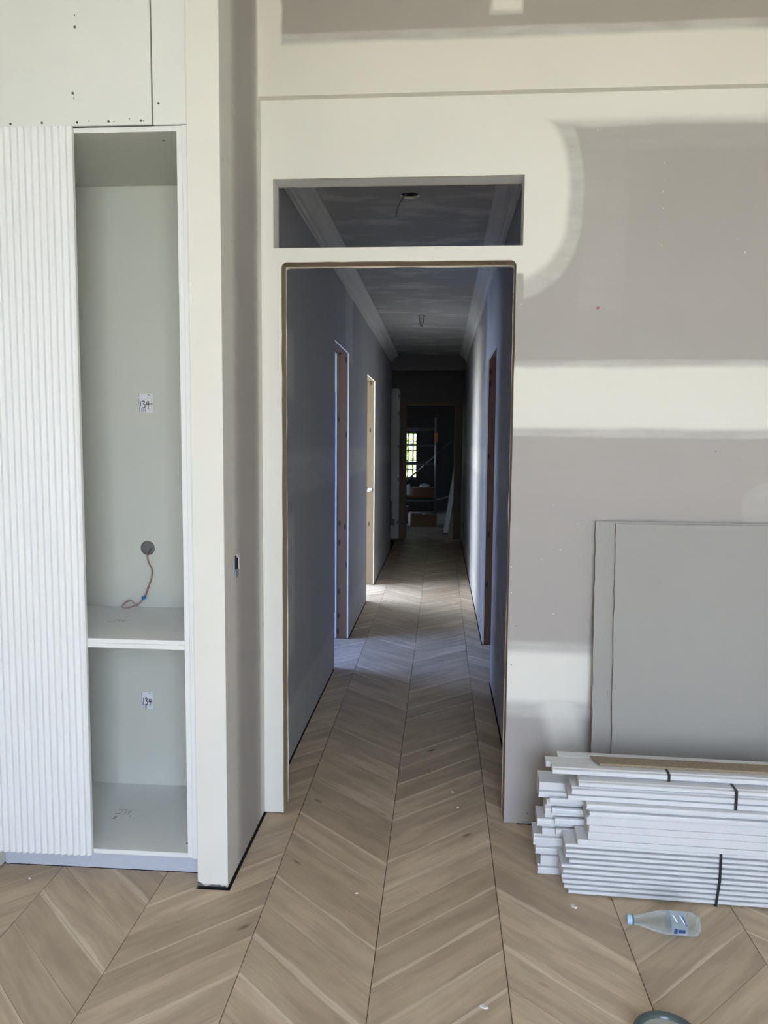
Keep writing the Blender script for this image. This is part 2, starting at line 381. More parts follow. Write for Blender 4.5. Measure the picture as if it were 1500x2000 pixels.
def glass_mat(name='window glass', tint=(0.93, 0.96, 0.95, 1)):
    n = NT(name); tr = n.new('ShaderNodeBsdfTransparent'); tr.inputs[0].default_value = tint
    gl = n.new('ShaderNodeBsdfGlossy'); gl.inputs['Roughness'].default_value = 0.03; mx = n.new('ShaderNodeMixShader'); mx.inputs[0].default_value = 0.06
    n.t.links.new(tr.outputs[0], mx.inputs[1]); n.t.links.new(gl.outputs[0], mx.inputs[2]); n.t.links.new(mx.outputs[0], n.out.inputs[0]); return n.m
M_GLASS = glass_mat(); M_FILM = glass_mat('added blue tint film', (0.72, 0.80, 0.98, 1))  # film is added to tint and dim the first side room's daylight
def pet_mat(name, col, alpha):
    n = NT(name); co = n.coord(); n.color(col); n.rough(0.08); tr = n.new('ShaderNodeBsdfTransparent'); tr.inputs[0].default_value = col + (1,)
    lw = n.new('ShaderNodeLayerWeight'); lw.inputs[0].default_value = 0.35
    f = n.math('MINIMUM', n.add(n.mul(lw.outputs['Facing'], 0.75), alpha), 1.0)
    mx = n.new('ShaderNodeMixShader'); n.put(mx.inputs[0], f); n.t.links.new(tr.outputs[0], mx.inputs[1]); n.t.links.new(n.bsdf.outputs[0], mx.inputs[2]); n.t.links.new(mx.outputs[0], n.out.inputs[0])
    n.bump(n.noise(co, 60.0, 2.0), 0.25, 0.002); return n.m
M_PET = pet_mat('clear bottle plastic', (0.86, 0.90, 0.91), 0.05)
M_PETLAB = pet_mat('pale blue bottle label', (0.60, 0.68, 0.75), 0.30)
M_LABBLUE = plain('dark blue label print', (0.03, 0.06, 0.20), 0.4)
M_LABWHITE = plain('white label print', (0.75, 0.8, 0.85), 0.4)
M_CAP = plain('pale blue cap', (0.42, 0.58, 0.74), 0.4)
M_RING = plain('teal cap ring', (0.04, 0.17, 0.24), 0.4)

# ================================================================== STRUCTURE
# ---- floor: chevron boards
floor = struct(empty('floor'), 'grey brown oak chevron parquet floor')
sub = bobj('subfloor', [(WX0, WX1, WY0, WY1, -0.06, -0.0125)], M_SUB, floor)
CW, RISE, PITCHY, SX = 0.3795, 0.358, 0.158, -0.1728
GAP = 0.0011
def plank_verts(s):
    """parallelogram board, local origin at its centre; s=+1 rises to the right"""
    h = CW / 2 - GAP; g = 0.0004
    sl = RISE / CW * s
    return [(-h, -h * sl - PITCHY / 2 + g), (h, h * sl - PITCHY / 2 + g), (h, h * sl + PITCHY / 2 - g), (-h, -h * sl + PITCHY / 2 - g)]
def add_plank(bm, lay, cx, cy, s, w=0.0, dz=0.0):
    pts = plank_verts(s); b = 0.0009; ang = math.atan2(RISE * s, CW); ca, sa = math.cos(ang), math.sin(ang)
    def ring(f, z): return [bm.verts.new((cx + x * f, cy + y * f, z + dz)) for x, y in pts]
    r0 = ring(1.0, -0.012); r1 = ring(1.0, -b); r2 = ring(1 - 2 * b / CW * 1.4, 0.0)
    fs = []
    for a, c in ((r0, r1), (r1, r2)):
        for i in range(4): fs.append(bm.faces.new((a[i], a[(i + 1) % 4], c[(i + 1) % 4], c[i])))
    fs.append(bm.faces.new(r2))
    for r in (r0, r1, r2):
        for v in r:
            x, y = v.co.x - cx, v.co.y - cy; v[lay] = Vector((x * ca + y * sa, -x * sa + y * ca, w))
def plank_mesh(s):
    bm = bmesh.new(); lay = bm.verts.layers.float_vector.new('gc'); add_plank(bm, lay, 0, 0, s)
    me = bpy.data.meshes.new('plank'); bm.to_mesh(me); bm.free(); me.materials.append(M_OAK); return me
PM = {1: plank_mesh(1), -1: plank_mesh(-1)}
# floor area free of walls, as convex cells (x0, x1, y0, y1); boards are cut 9 mm short of the walls
BIG = 99.0; GL, GR = XL + 0.007, XR - 0.007
CELLS = [(-BIG, BIG, -BIG, 2.3815), (-BIG, -0.803, 2.3815, 2.473), (GL, GR, 2.3815, BIG), (GR, BIG, 2.3815, 2.922), (-BIG, XL - 0.106, 3.03, BIG), (XR + 0.106, BIG, 3.03, BIG),
         (XL - 0.106, GL, 4.948, 5.697), (XL - 0.106, GL, 7.118, 7.952), (GR, XR + 0.106, 4.738, 5.632)]
def cutpoly(poly, c):
    for ax, lim, sg in ((0, c[0], 1), (0, c[1], -1), (1, c[2], 1), (1, c[3], -1)):
        out = []
        for i in range(len(poly)):
            a, b = poly[i], poly[(i + 1) % len(poly)]; da, db = sg * (a[ax] - lim), sg * (b[ax] - lim)
            if da >= 0: out.append(a)
            if da * db < 0:
                t = da / (da - db); out.append((a[0] + (b[0] - a[0]) * t, a[1] + (b[1] - a[1]) * t))
        poly = out
        if len(poly) < 3: return []
    return poly
def parea(p): return abs(sum(p[i][0] * p[(i + 1) % len(p)][1] - p[(i + 1) % len(p)][0] * p[i][1] for i in range(len(p)))) / 2
def pieces(cx, cy, s):
    full = [(cx + x, cy + y) for x, y in plank_verts(s)]
    ps = [q for q in (cutpoly(full, c) for c in CELLS) if len(q) > 2 and parea(q) > 1e-5]
    return ps, abs(sum(parea(q) for q in ps) - parea(full)) < 1e-6
def add_cut(bm, lay, ps, cx, cy, s, w=0.0, ox=0.0, oy=0.0):
    ang = math.atan2(RISE * s, CW); ca, sa = math.cos(ang), math.sin(ang)
    for q in ps:
        r = []
        for z in (-0.012, 0.0):
            vs = []
            for x, y in q:
                v = bm.verts.new((x - ox, y - oy, z)); v[lay] = Vector(((x - cx) * ca + (y - cy) * sa, -(x - cx) * sa + (y - cy) * ca, w)); vs.append(v)
            r.append(vs)
        n = len(q)
        for i in range(n): bm.faces.new((r[0][i], r[0][(i + 1) % n], r[1][(i + 1) % n], r[1][i]))
        bm.faces.new(r[1])
far = bmesh.new(); flay = far.verts.layers.float_vector.new('gc')
near_list = []; rng = random.Random(3)
for k in range(-11, 9):
    x0 = SX + k * CW; xc = x0 + CW / 2; s = 1 if k % 2 == 0 else -1     # even seam at left edge -> low point there
    if xc < WX0 - 0.1 or xc > WX1 + 0.1: continue
    low = 1.962
    yc0 = low + PITCHY / 2 + RISE / 2
    j0 = int((WY0 - 1 - yc0) / PITCHY); j1 = int((WY1 + 0.3 - yc0) / PITCHY)
    for j in range(j0, j1):
        yc = yc0 + j * PITCHY
        if yc < WY0 or yc > WY1: continue
        front = 1.45 < yc < 3.2 and (-0.75 * yc - 0.25 < xc < 0.62 * yc + 0.2) and not (xc < -1.62)
        corr = 3.0 < yc < 8.6 and -0.95 < xc < 0.55
        ps, whole = pieces(xc, yc, s)
        if not ps: continue
        if (front or corr) and len(near_list) < 300: near_list.append((xc, yc, s, None if whole else ps))
        elif whole: add_plank(far, flay, xc, yc, s, rng.random())
        else: add_cut(far, flay, ps, xc, yc, s, rng.random())
for (xc, yc, s, ps) in near_list:
    me = PM[s]
    if ps:
        bm = bmesh.new(); lay = bm.verts.layers.float_vector.new('gc'); add_cut(bm, lay, ps, xc, yc, s, 0.0, xc, yc)
        bmesh.ops.recalc_face_normals(bm, faces=bm.faces[:]); me = bpy.data.meshes.new('plank'); bm.to_mesh(me); bm.free(); me.materials.append(M_OAK)
    o = bpy.data.objects.new('plank', me); C.objects.link(o); o.parent = floor
    o.location = (xc, yc, 0.0 if ps else rng.uniform(-0.0004, 0.0002))
fo = obj('planks_beyond', far, M_OAKF, floor); fo['kind'] = 'stuff'

# ---- front wall with doorway and fanlight
jit = lambda a: random.uniform(-a, a)
def arc(cx, cz, r, a0, a1, n=6): return [(cx + r * math.cos(R(a0 + (a1 - a0) * i / n)), cz + r * math.sin(R(a0 + (a1 - a0) * i / n))) for i in range(n + 1)]
def ragged(a, b, n, amp, hor):
    out = []
    for i in range(1, n):
        t = i / n; p = (a[0] + (b[0] - a[0]) * t, a[1] + (b[1] - a[1]) * t); k = jit(amp)
        out.append((p[0], p[1] + k) if hor else (p[0] + k, p[1]))
    return out
zb = 0.004
def door_loop(x0, x1, zt, r=0.022, amp=0.0012, rl=None):
    """points from bottom-left of the opening up and over to bottom-right"""
    pts = [(x0, zb)] + ragged((x0, zb), (x0, zt - r), 26, amp, False) + arc(x0 + r, zt - r, r, 180, 90, 5)
    pts += ragged((x0 + r, zt), (x1 - r, zt), 16, amp, True) + arc(x1 - r, zt - r, r, 90, 0, 5) + ragged((x1, zt - r), (x1, zb), 26, amp, False)
    return pts + [(x1, zb)]
outl = [(XL, zb)] + door_loop(OL, OR_, OT) + [(WX1, zb), (WX1, 2.80), (XL, 2.80)]
hole = [(TL, TB), (TL, TT), (TR, TT), (TR, TB)]
wf = struct(skin('wall_front', outl, [hole], lambda u, v, t: (u, D + t, v), 0.011, [M_FRONT, M_GYP]), 'plasterboard wall with doorway, patched with white compound')
outb = [(XL, zb)] + door_loop(OL + 0.001, OR_ - 0.001, OT - 0.003, 0.014, 0.0022) + [(WX1, zb), (WX1, ZC), (XL, ZC)]
skin('back_board', outb, [hole], lambda u, v, t: (u, D + 0.091 + t, v), 0.011, [M_GYP, M_GYP], wf)
bobj('dark_core', [(OR_ + 0.06, WX1, D + 0.02, D + 0.085, 0, 0.06), (-0.68, WX1, D + 0.02, D + 0.085, TT + 0.02, 2.78)], M_VOID, wf)  # near-black core paints the shade seen in the gap under the boards
wt = struct(empty('door_1'), 'doorway lined with bare timber studs')
bobj('stud', [(XL + 0.002, OL - 0.0005, D + 0.0115, D + 0.0905, 0.002, OT + 0.001)], M_HEAD, wt)
bobj('stud', [(OR_ + 0.0005, OR_ + 0.055, D + 0.0115, D + 0.0905, 0.002, OT + 0.001)], M_HEAD, wt)
bobj('header', [(XL + 0.002, OR_ + 0.055, D + 0.0115, D + 0.0905, OT + 0.0015, TB - 0.003)], M_HEAD, wt)
fl = struct(empty('window_1'), 'open fanlight opening with plastered reveals above the doorway')
for bx in ((TL - 0.012, TL + 0.0005, D + 0.0112, D + 0.0908, TB, TT), (TR - 0.0005, TR + 0.012, D + 0.0112, D + 0.0908, TB, TT), (TL - 0.012, TR + 0.012, D + 0.0112, D + 0.0908, TT, TT + 0.012), (TL - 0.012, TR + 0.012, D + 0.0112, D + 0.0908, TB - 0.0025, TB + 0.0005)):
    bobj('reveal', [bx], M_WHITE, fl)
rs = random.Random(11); bm = bmesh.new()
def dab(bm, x, z, r, zs=1.0):
    n = 7; bm.faces.new([bm.verts.new((x + r * rs.uniform(0.5, 1) * math.cos(2 * math.pi * i / n), D - 0.0006, z + r * zs * rs.uniform(0.5, 1) * math.sin(2 * math.pi * i / n))) for i in range(n)])
for (x, z, r) in ((0.79, 2.52, 0.004), (0.792, 2.46, 0.003), (0.79, 2.42, 0.0035), (0.793, 2.36, 0.003), (0.79, 2.30, 0.0035), (0.792, 2.23, 0.003), (0.292, 2.02, 0.005), (0.275, 1.03, 0.006), (0.278, 0.93, 0.004), (0.43, 1.27, 0.004), (0.46, 1.10, 0.004), (0.39, 1.06, 0.003), (0.52, 1.20, 0.003), (0.44, 0.85, 0.004), (1.06, 2.25, 0.004), (1.09, 2.2, 0.005), (0.55, 2.64, 0.004)): dab(bm, x, z, r * 0.55, 1.7)
o = obj('plaster_specks', bm, M_CHIP, wf); o['kind'] = 'stuff'
bm = bmesh.new(); dab(bm, 0.572, 2.006, 0.009, 0.9); obj('red_smear', bm, M_CABR, wf)
bm = bmesh.new(); dab(bm, 0.285, 0.665 - 0.02, 0.003); dab(bm, 0.3, 0.80, 0.003); dab(bm, 0.36, 0.045, 0.004); dab(bm, 1.02, 1.48, 0.003); o = obj('dark_specks', bm, M_SCREW, wf); o['kind'] = 'stuff'
# stepped-out upper wall
struct(bobj('wall_bulkhead', [(XL, WX1, 2.889, D - 0.0005, 2.771, ZF), (XL, WX1, D + 0.0115, D + 0.1, 2.80, ZF)], M_BULK), 'upper wall stepped forward over a shadow line')

# ---- short wall with free end, beside the cabinet
pier = struct(bobj('wall_pier', [(PX0, XL, PY, 2.922, 0.009, ZF)], M_PIER, bevel=0.0012), 'narrow white wall end beside the cabinet')
bobj('gap_shade_plate', [(PX0 + 0.004, XL - 0.006, PY + 0.003, 2.92, 0.0, 0.0085)], M_VOID, pier)  # black plate paints the shadow gap under the short wall
for nm, pp in (('torn_paper', [(-0.7965, 0.009), (-0.7965, 0.026), (-0.790, 0.024), (-0.786, 0.021), (-0.781, 0.019), (-0.777, 0.014), (-0.772, 0.012), (-0.770, 0.009)]), ('torn_paper', [(-0.770, 0.0095), (-0.76, 0.013), (-0.745, 0.017), (-0.735, 0.016), (-0.72, 0.017), (-0.712, 0.012), (-0.703, 0.015), (-0.698, 0.010)])):
    bm = bmesh.new(); bm.faces.new([bm.verts.new((x, PY - 0.0006, z)) for x, z in pp]); obj(nm, bm, M_TORN, pier)
struct(bobj('wall_left_nib', [(WX0, -1.5265, 2.435, 2.93, 0.006, ZF)], M_PLAIN), 'wall left of the cabinet')
bobj('gap_shade_plate', [(WX0, -1.534, 2.443, 2.93, 0, 0.0055)], M_VOID, bpy.data.objects['wall_left_nib'])  # black again, painting the shadow gap at the floor
struct(bobj('wall_alcove', [(WX0, XL - 0.001, 2.931, 3.024, 0.0, ZF)], M_RAW), 'wall behind the cabinet')

# ---- corridor walls
def corridor_wall(name, x, sgn, y0, y1, doors, label):
    """sgn=-1: room lies to -x of face x"""
    pts = [(y0, zb)]
    for (a, b, zt) in doors: pts += door_loop(a, b, zt, 0.006, 0.0014)
    pts += [(y1, zb), (y1, ZC), (y0, ZC)]
    o = struct(skin(name, pts, [], lambda u, v, t: (x + sgn * t, u, v), 0.011, [M_CORR, M_WHITE]), label)
    pts2 = [(y0, zb)]
    for (a, b, zt) in doors: pts2 += door_loop(a + 0.002, b - 0.002, zt - 0.003, 0.006, 0.002)
    pts2 += [(y1, zb), (y1, ZC), (y0, ZC)]
    skin('back_board', pts2, [], lambda u, v, t: (x + sgn * (0.091 + t), u, v), 0.011, [M_CORR, M_WHITE], o)
    ys = [y0] + [v for d in doors for v in (d[0] - 0.06, d[1] + 0.06)] + [y1]
    bm = bmesh.new()
    for i in range(0, len(ys), 2):
        a, b = sorted((x + sgn * 0.016, x + sgn * 0.088)); box(bm, a, b, ys[i] + 0.002, ys[i + 1] - 0.002, 0, ZC)
    obj('dark_core', bm, M_VOID, o)  # near-black wall core, shade of the floor gap put into its colour
    return o
def rough_frame(name, x, sgn, a, b, zt, mat, label):
    e = struct(empty(name), label); x0, x1 = sorted((x + sgn * 0.0115, x + sgn * 0.0905))
    bobj('stud', [(x0, x1, a - 0.045, a - 0.0005, 0.002, zt + 0.001)], mat, e); bobj('stud', [(x0, x1, b + 0.0005, b + 0.045, 0.002, zt + 0.001)], mat, e)
    bobj('header', [(x0, x1, a - 0.045, b + 0.045, zt + 0.0015, zt + 0.05)], mat, e); return e
L1, L2, R1 = (4.945, 5.700, 2.163), (7.115, 7.955, 2.138), (4.735, 5.635, 2.105)
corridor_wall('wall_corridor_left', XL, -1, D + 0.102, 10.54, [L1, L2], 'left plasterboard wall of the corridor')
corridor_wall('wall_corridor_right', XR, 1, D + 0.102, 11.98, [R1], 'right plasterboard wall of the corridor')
rough_frame('door_2', XL, -1, *L1, M_PINE, 'first doorway on the left of the corridor, bare pine studs')
d3 = rough_frame('door_3', XL, -1, *L2, M_PINE_PALE, 'second doorway on the left of the corridor, pale sunlit stud')
rough_frame('door_4', XR, 1, *R1, M_PINE_RED, 'doorway on the right of the corridor, reddish stud')
bm = bmesh.new(); box(bm, XL - 0.07, XL - 0.03, 7.94, 7.9552, 0.995, 1.03); box(bm, XL - 0.075, XL - 0.05, 7.93, 7.9552, 0.99, 1.012); obj('latch_plate', bm, M_WHITE, d3)
# ceilings
struct(bobj('ceiling', [(WX0, WX1, WY0, 3.02, ZF, ZF + 0.1)], M_PLAIN), 'front room ceiling')
HOLES = [(-0.171, 3.82, 0.048), (-0.2, 7.30, 0.042)]
def circ(cx, cy, r, n=20, wob=0.0): return [(cx + r * (1 + jit(wob)) * math.cos(2 * math.pi * i / n), cy + r * (1 + jit(wob)) * math.sin(2 * math.pi * i / n)) for i in range(n)]
struct(skin('ceiling_corridor', [(XL - 0.1, 3.02), (XR + 0.1, 3.02), (XR + 0.1, 10.6), (XL - 0.1, 10.6)], [circ(a, b, r, 20, 0.06) for a, b, r in HOLES], lambda u, v, t: (u, v, ZC + t), 0.012, [M_CEIL, M_GYP]), 'corridor ceiling with patches of compound')
struct(bobj('ceiling_house', [(WX0, WX1, 3.02, WY1, ZC + 0.06, ZC + 0.14), (WX0, XL - 0.1, 3.02, 10.6, ZC, ZC + 0.06), (XR + 0.1, WX1, 3.02, 10.6, ZC, ZC + 0.06), (WX0, WX1, 10.6, WY1, ZC, ZC + 0.06)], M_DARKB), 'ceilings of the rooms beyond')
struct(bobj('wall_roof_gap', [(WX0, WX1, 3.02, 3.1, ZC + 0.1, ZF + 0.1)], M_PLAIN))
# cornices
prof = [(0, -0.105), (0.010, -0.105), (0.012, -0.088), (0.022, -0.080), (0.028, -0.062), (0.044, -0.040), (0.066, -0.026), (0.074, -0.018), (0.086, -0.014), (0.092, -0.006), (0.092, 0.0), (0, 0)]
def cornice(name, a, b, nrm, label):
    bm = bmesh.new(); a, b, nrm = Vector(a), Vector(b), Vector(nrm); rings = []
    for p in (a, b): rings.append([bm.verts.new(p + nrm * u + Vector((0, 0, v))) for u, v in prof])
    n = len(prof)
    for i in range(n): bm.faces.new((rings[0][i], rings[0][(i + 1) % n], rings[1][(i + 1) % n], rings[1][i]))
    bm.faces.new(rings[0]); bm.faces.new(rings[1]); return struct(obj(name, bm, M_CORN), label)
cornice('trim_1', (XL, 3.027, ZC - 0.0005), (XL, 10.5, ZC - 0.0005), (1, 0, 0), 'stepped cornice along the left of the corridor')
cornice('trim_2', (XR, 3.027, ZC - 0.0005), (XR, 10.5, ZC - 0.0005), (-1, 0, 0), 'stepped cornice along the right of the corridor')
# corridor end beam, cross wall with opening, far rooms
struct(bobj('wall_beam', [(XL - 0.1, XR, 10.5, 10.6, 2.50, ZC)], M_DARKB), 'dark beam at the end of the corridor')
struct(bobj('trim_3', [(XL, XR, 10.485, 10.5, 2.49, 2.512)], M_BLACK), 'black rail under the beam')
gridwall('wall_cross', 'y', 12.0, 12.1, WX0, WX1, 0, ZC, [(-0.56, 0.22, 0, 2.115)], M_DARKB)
d5 = struct(empty('door_5'), 'timber lined opening at the end of the corridor')
for nm, bx in (('jamb', (-0.575, -0.545, 11.97, 12.12, 0, 2.1)), ('jamb', (0.205, 0.235, 11.97, 12.12, 0, 2.1)), ('head', (-0.575, 0.235, 11.97, 12.12, 2.1, 2.13)), ('architrave', (-0.66, -0.57, 11.955, 11.999, 0, 2.19)), ('architrave', (0.232, 0.322, 11.955, 11.999, 0, 2.19))):
    bobj(nm, [bx], M_JAMB, d5)
# partitions of the side rooms
struct(bobj('wall_partition_1', [(WX0, XL - 0.103, 6.48, 6.58, 0, ZC), (WX0, XL - 0.103, 9.75, 9.85, 0, ZC)], M_PLAIN), 'partitions between the left rooms')
struct(bobj('wall_partition_2', [(XR + 0.103, WX1, 7.2, 7.3, 0, ZC), (XR + 0.103, 2.9, 3.03, 3.1, 0, ZC)], M_PLAIN), 'partitions of the right room')
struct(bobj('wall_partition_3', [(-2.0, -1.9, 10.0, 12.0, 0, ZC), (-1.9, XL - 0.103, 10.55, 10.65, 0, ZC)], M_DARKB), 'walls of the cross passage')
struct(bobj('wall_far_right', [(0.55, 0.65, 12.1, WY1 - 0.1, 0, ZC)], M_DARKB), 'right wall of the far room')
# outside walls with windows
WIN1 = (4.70, 6.0, 0.35, 2.4); WIN2 = (7.0, 9.65, 0.08, 2.67); WINB = (-0.3, 1.35, 0.05, 2.75); WIN6 = (13.0, 13.5, 1.5, 2.2); WINF = (-1.55, -0.515, 0.70, 1.765)
gridwall('wall_left', 'x', WX0 - 0.2, WX0, WY0 - 0.2, WY1 + 0.2, -0.07, ZF, [WIN1, WIN2, WIN6], M_PLAIN)
gridwall('wall_right', 'x', WX1, WX1 + 0.2, WY0 - 0.2, WY1 + 0.2, -0.07, ZF, [], M_PLAIN)
gridwall('wall_back', 'y', WY0 - 0.2, WY0, WX0, WX1, -0.07, ZF, [WINB], M_PLAIN)
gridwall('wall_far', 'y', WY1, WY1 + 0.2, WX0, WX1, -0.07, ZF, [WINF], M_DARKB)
struct(bobj('wall_bounce', [(-5.4, -5.2, 6.6, 11.5, -0.1, 2.3)], M_BOUNCE), 'unseen wall added to bounce sun into the second side window')  # added out of view as a sunlit reflector for the second side room
struct(bobj('ground', [(-40, 40, -40, 50, -0.3, -0.08)], M_GRASS), 'garden ground around the house')
def window(name, axis, p, u0, u1, z0, z1, nu, nz, mat, label, bw=0.03, panes=True, glass=None):
    e = struct(empty(name), label)
    def b(nm, a0, a1, c0, c1, th, m):
        bx = (a0, a1, p - th, p + th, c0, c1) if axis == 'y' else (p - th, p + th, a0, a1, c0, c1)
        return bobj(nm, [bx], m, e)
    fw_ = 0.045
    b('frame', u0, u0 + fw_, z0, z1, 0.04, mat); b('frame', u1 - fw_, u1, z0, z1, 0.04, mat); b('frame', u0 + fw_, u1 - fw_, z0, z0 + fw_, 0.04, mat); b('frame', u0 + fw_, u1 - fw_, z1 - fw_, z1, 0.04, mat)
    for i in range(1, nu): c = u0 + (u1 - u0) * i / nu; b('glazing_bar', c - bw / 2, c + bw / 2, z0 + fw_, z1 - fw_, 0.018, mat)
    for k in range(1, nz): c = z0 + (z1 - z0) * k / nz; b('glazing_bar', u0 + fw_, u1 - fw_, c - bw / 2, c + bw / 2, 0.016, mat)
    for i in range(nu if panes else 0):
        for k in range(nz):
            b('pane', u0 + (u1 - u0) * i / nu + 0.01, u0 + (u1 - u0) * (i + 1) / nu - 0.01, z0 + (z1 - z0) * k / nz + 0.01, z0 + (z1 - z0) * (k + 1) / nz - 0.01, 0.002, glass or M_GLASS)
    return e
window('window_2', 'x', WX0 - 0.1, *WIN1, 2, 1, M_MEL, 'window of the first side room with added blue tint film', glass=M_FILM)
window('window_3', 'x', WX0 - 0.1, *WIN2, 2, 1, M_MEL, 'unglazed window frame of the second side room', panes=False)
window('window_6', 'x', WX0 - 0.1, *WIN6, 2, 1, M_MEL, 'unglazed side window added to light the far room', panes=False)  # added opening that puts blue skylight on the far room floor
window('window_4', 'y', WY0 - 0.1, *WINB, 4, 1, M_MEL, 'wide open door frame of the front room', panes=False)
window('window_5', 'y', WY1 + 0.1, *WINF, 9, 5, M_DARKB, 'small-paned window of the far room with green garden behind', 0.03)
portal((WX0 + 0.01, (WIN1[0] + WIN1[1]) / 2, (WIN1[2] + WIN1[3]) / 2), (1, 0, 0), WIN1[1] - WIN1[0], WIN1[3] - WIN1[2])
portal((WX0 + 0.01, (WIN2[0] + WIN2[1]) / 2, (WIN2[2] + WIN2[3]) / 2), (1, 0, 0), WIN2[1] - WIN2[0], WIN2[3] - WIN2[2])
portal((WX0 + 0.01, (WIN6[0] + WIN6[1]) / 2, (WIN6[2] + WIN6[3]) / 2), (1, 0, 0), WIN6[1] - WIN6[0], WIN6[3] - WIN6[2])
portal(((WINB[0] + WINB[1]) / 2, WY0 + 0.01, (WINB[2] + WINB[3]) / 2), (0, 1, 0), WINB[1] - WINB[0], WINB[3] - WINB[2])
portal(((WINF[0] + WINF[1]) / 2, WY1 - 0.01, (WINF[2] + WINF[3]) / 2), (0, -1, 0), WINF[1] - WINF[0], WINF[3] - WINF[2])

# ================================================================== CABINET
YC, YB, CL, CR = 2.41, 2.905, -1.5245, -0.838
cab = tag(empty('tall_cabinet', (0, 0, 0)), 'tall white cabinet with fluted left door and open right bay', 'cabinet')
t18 = 0.017
bobj('side_panel', [(CR, CR + 0.0175, YC, YB, 0.092, 2.48)], M_MEL, cab, 0.0006)
bobj('side_panel', [(CL, CL + t18, YC, YB, 0.092, 2.48)], M_MEL, cab, 0.0006)
bobj('filler_panel', [(CR + 0.0185, PX0 - 0.001, YC - 0.002, YC + 0.10, 0.09, 2.481)], M_MEL, cab, 0.0006)
edged(bobj('bottom_panel', [(CL + t18, CR, YC, YB, 0.092, 0.108)], M_MEL, cab, 0.0006), M_MEL)
edged(bobj('top_panel', [(CL + t18, CR, YC, YB, 2.464, 2.48)], M_MELSHADE, cab, 0.0006), M_MEL)
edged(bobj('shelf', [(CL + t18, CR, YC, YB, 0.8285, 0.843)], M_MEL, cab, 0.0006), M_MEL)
edged(bobj('shelf', [(CL + t18, CR, YC, YB, 0.8125, 0.828)], M_MELSHADE, cab, 0.0006), M_MEL)
skin('back_panel', [(CL + 0.004, 0.095), (CR + 0.012, 0.095), (CR + 0.012, 2.476), (CL + 0.004, 2.476)], [circ(-1.153, 1.079, 0.029, 28)], lambda u, v, t: (u, YB + t, v), 0.008, [M_MELSHADE, M_MELSHADE], cab)
kb = bobj('kickboard', [(CL - 0.0, PX0 - 0.0005, 2.4745, 2.489, 0.002, 0.0915)], M_KICK, cab, 0.0006)
# fluted door
bm = bmesh.new(); NX = 16; fp = 0.0226; xr = -1.168; pts = []
dy0, dy1 = 2.3865, 2.409
xl = CL + 0.0015
for i in range(NX):
    a = xr - (i + 1) * fp; b = xr - i * fp
    if b < xl: break
    for k in range(8):
        t = k / 8; x = b - (b - a) * t
        if x < xl: break
        pts.append((x, dy0 + 0.0085 * abs(2 * t - 1) ** 1.6))
pts.append((xl, dy0 + 0.008))
fr = [[bm.verts.new((x, y, z)) for x, y in pts] for z in (0.093, 2.479)]
bk = [[bm.verts.new((x, dy1, z)) for x in (pts[0][0], pts[-1][0])] for z in (0.093, 2.479)]
for i in range(len(pts) - 1):
    f = bm.faces.new((fr[0][i], fr[0][i + 1], fr[1][i + 1], fr[1][i]))
bm.faces.new(fr[0] + [bk[0][1], bk[0][0]]); bm.faces.new(fr[1] + [bk[1][1], bk[1][0]])
bm.faces.new((fr[0][0], fr[1][0], bk[1][0], bk[0][0])); bm.faces.new((fr[0][-1], fr[1][-1], bk[1][1], bk[0][1])); bm.faces.new((bk[0][0], bk[1][0], bk[1][1], bk[0][1]))
fd = obj('fluted_door', bm, M_LACQ, cab); fd['label'] = 'white fluted door'
# hinge plate holes and pencil marks
def ribbon(bm, pts, w, place):
    """flat pen stroke in 2D"""
    for i in range(len(pts) - 1):
        a, b = Vector(pts[i]).to_2d(), Vector(pts[i + 1]).to_2d(); d = b - a
        if d.length < 1e-7: continue
        d.normalize(); nrm = Vector((-d.y, d.x)) * w / 2; a2 = a - d * w * 0.3; b2 = b + d * w * 0.3
        bm.faces.new([bm.verts.new(place(*p)) for p in (a2 + nrm, b2 + nrm, b2 - nrm, a2 - nrm)])
def flat(pts3): return [(p[0], p[1], 0) for p in pts3]
N1 = [[(0.10, 0.95), (0.13, 0.55), (0.06, 0.05)]]
N3 = [spline(flat([(0.30, 0.82), (0.42, 0.95), (0.52, 0.80), (0.40, 0.58), (0.56, 0.42), (0.50, 0.12), (0.28, 0.10)]), 5)]
N4 = [[(0.78, 0.90), (0.68, 0.48), (1.02, 0.52)], [(0.90, 0.86), (0.84, 0.0)]]
def digits(bm, x, z, w, h, place, lw):
    for s in N1 + N3 + N4: ribbon(bm, [(x + p[0] * w, z + p[1] * h) for p in s], lw, place)
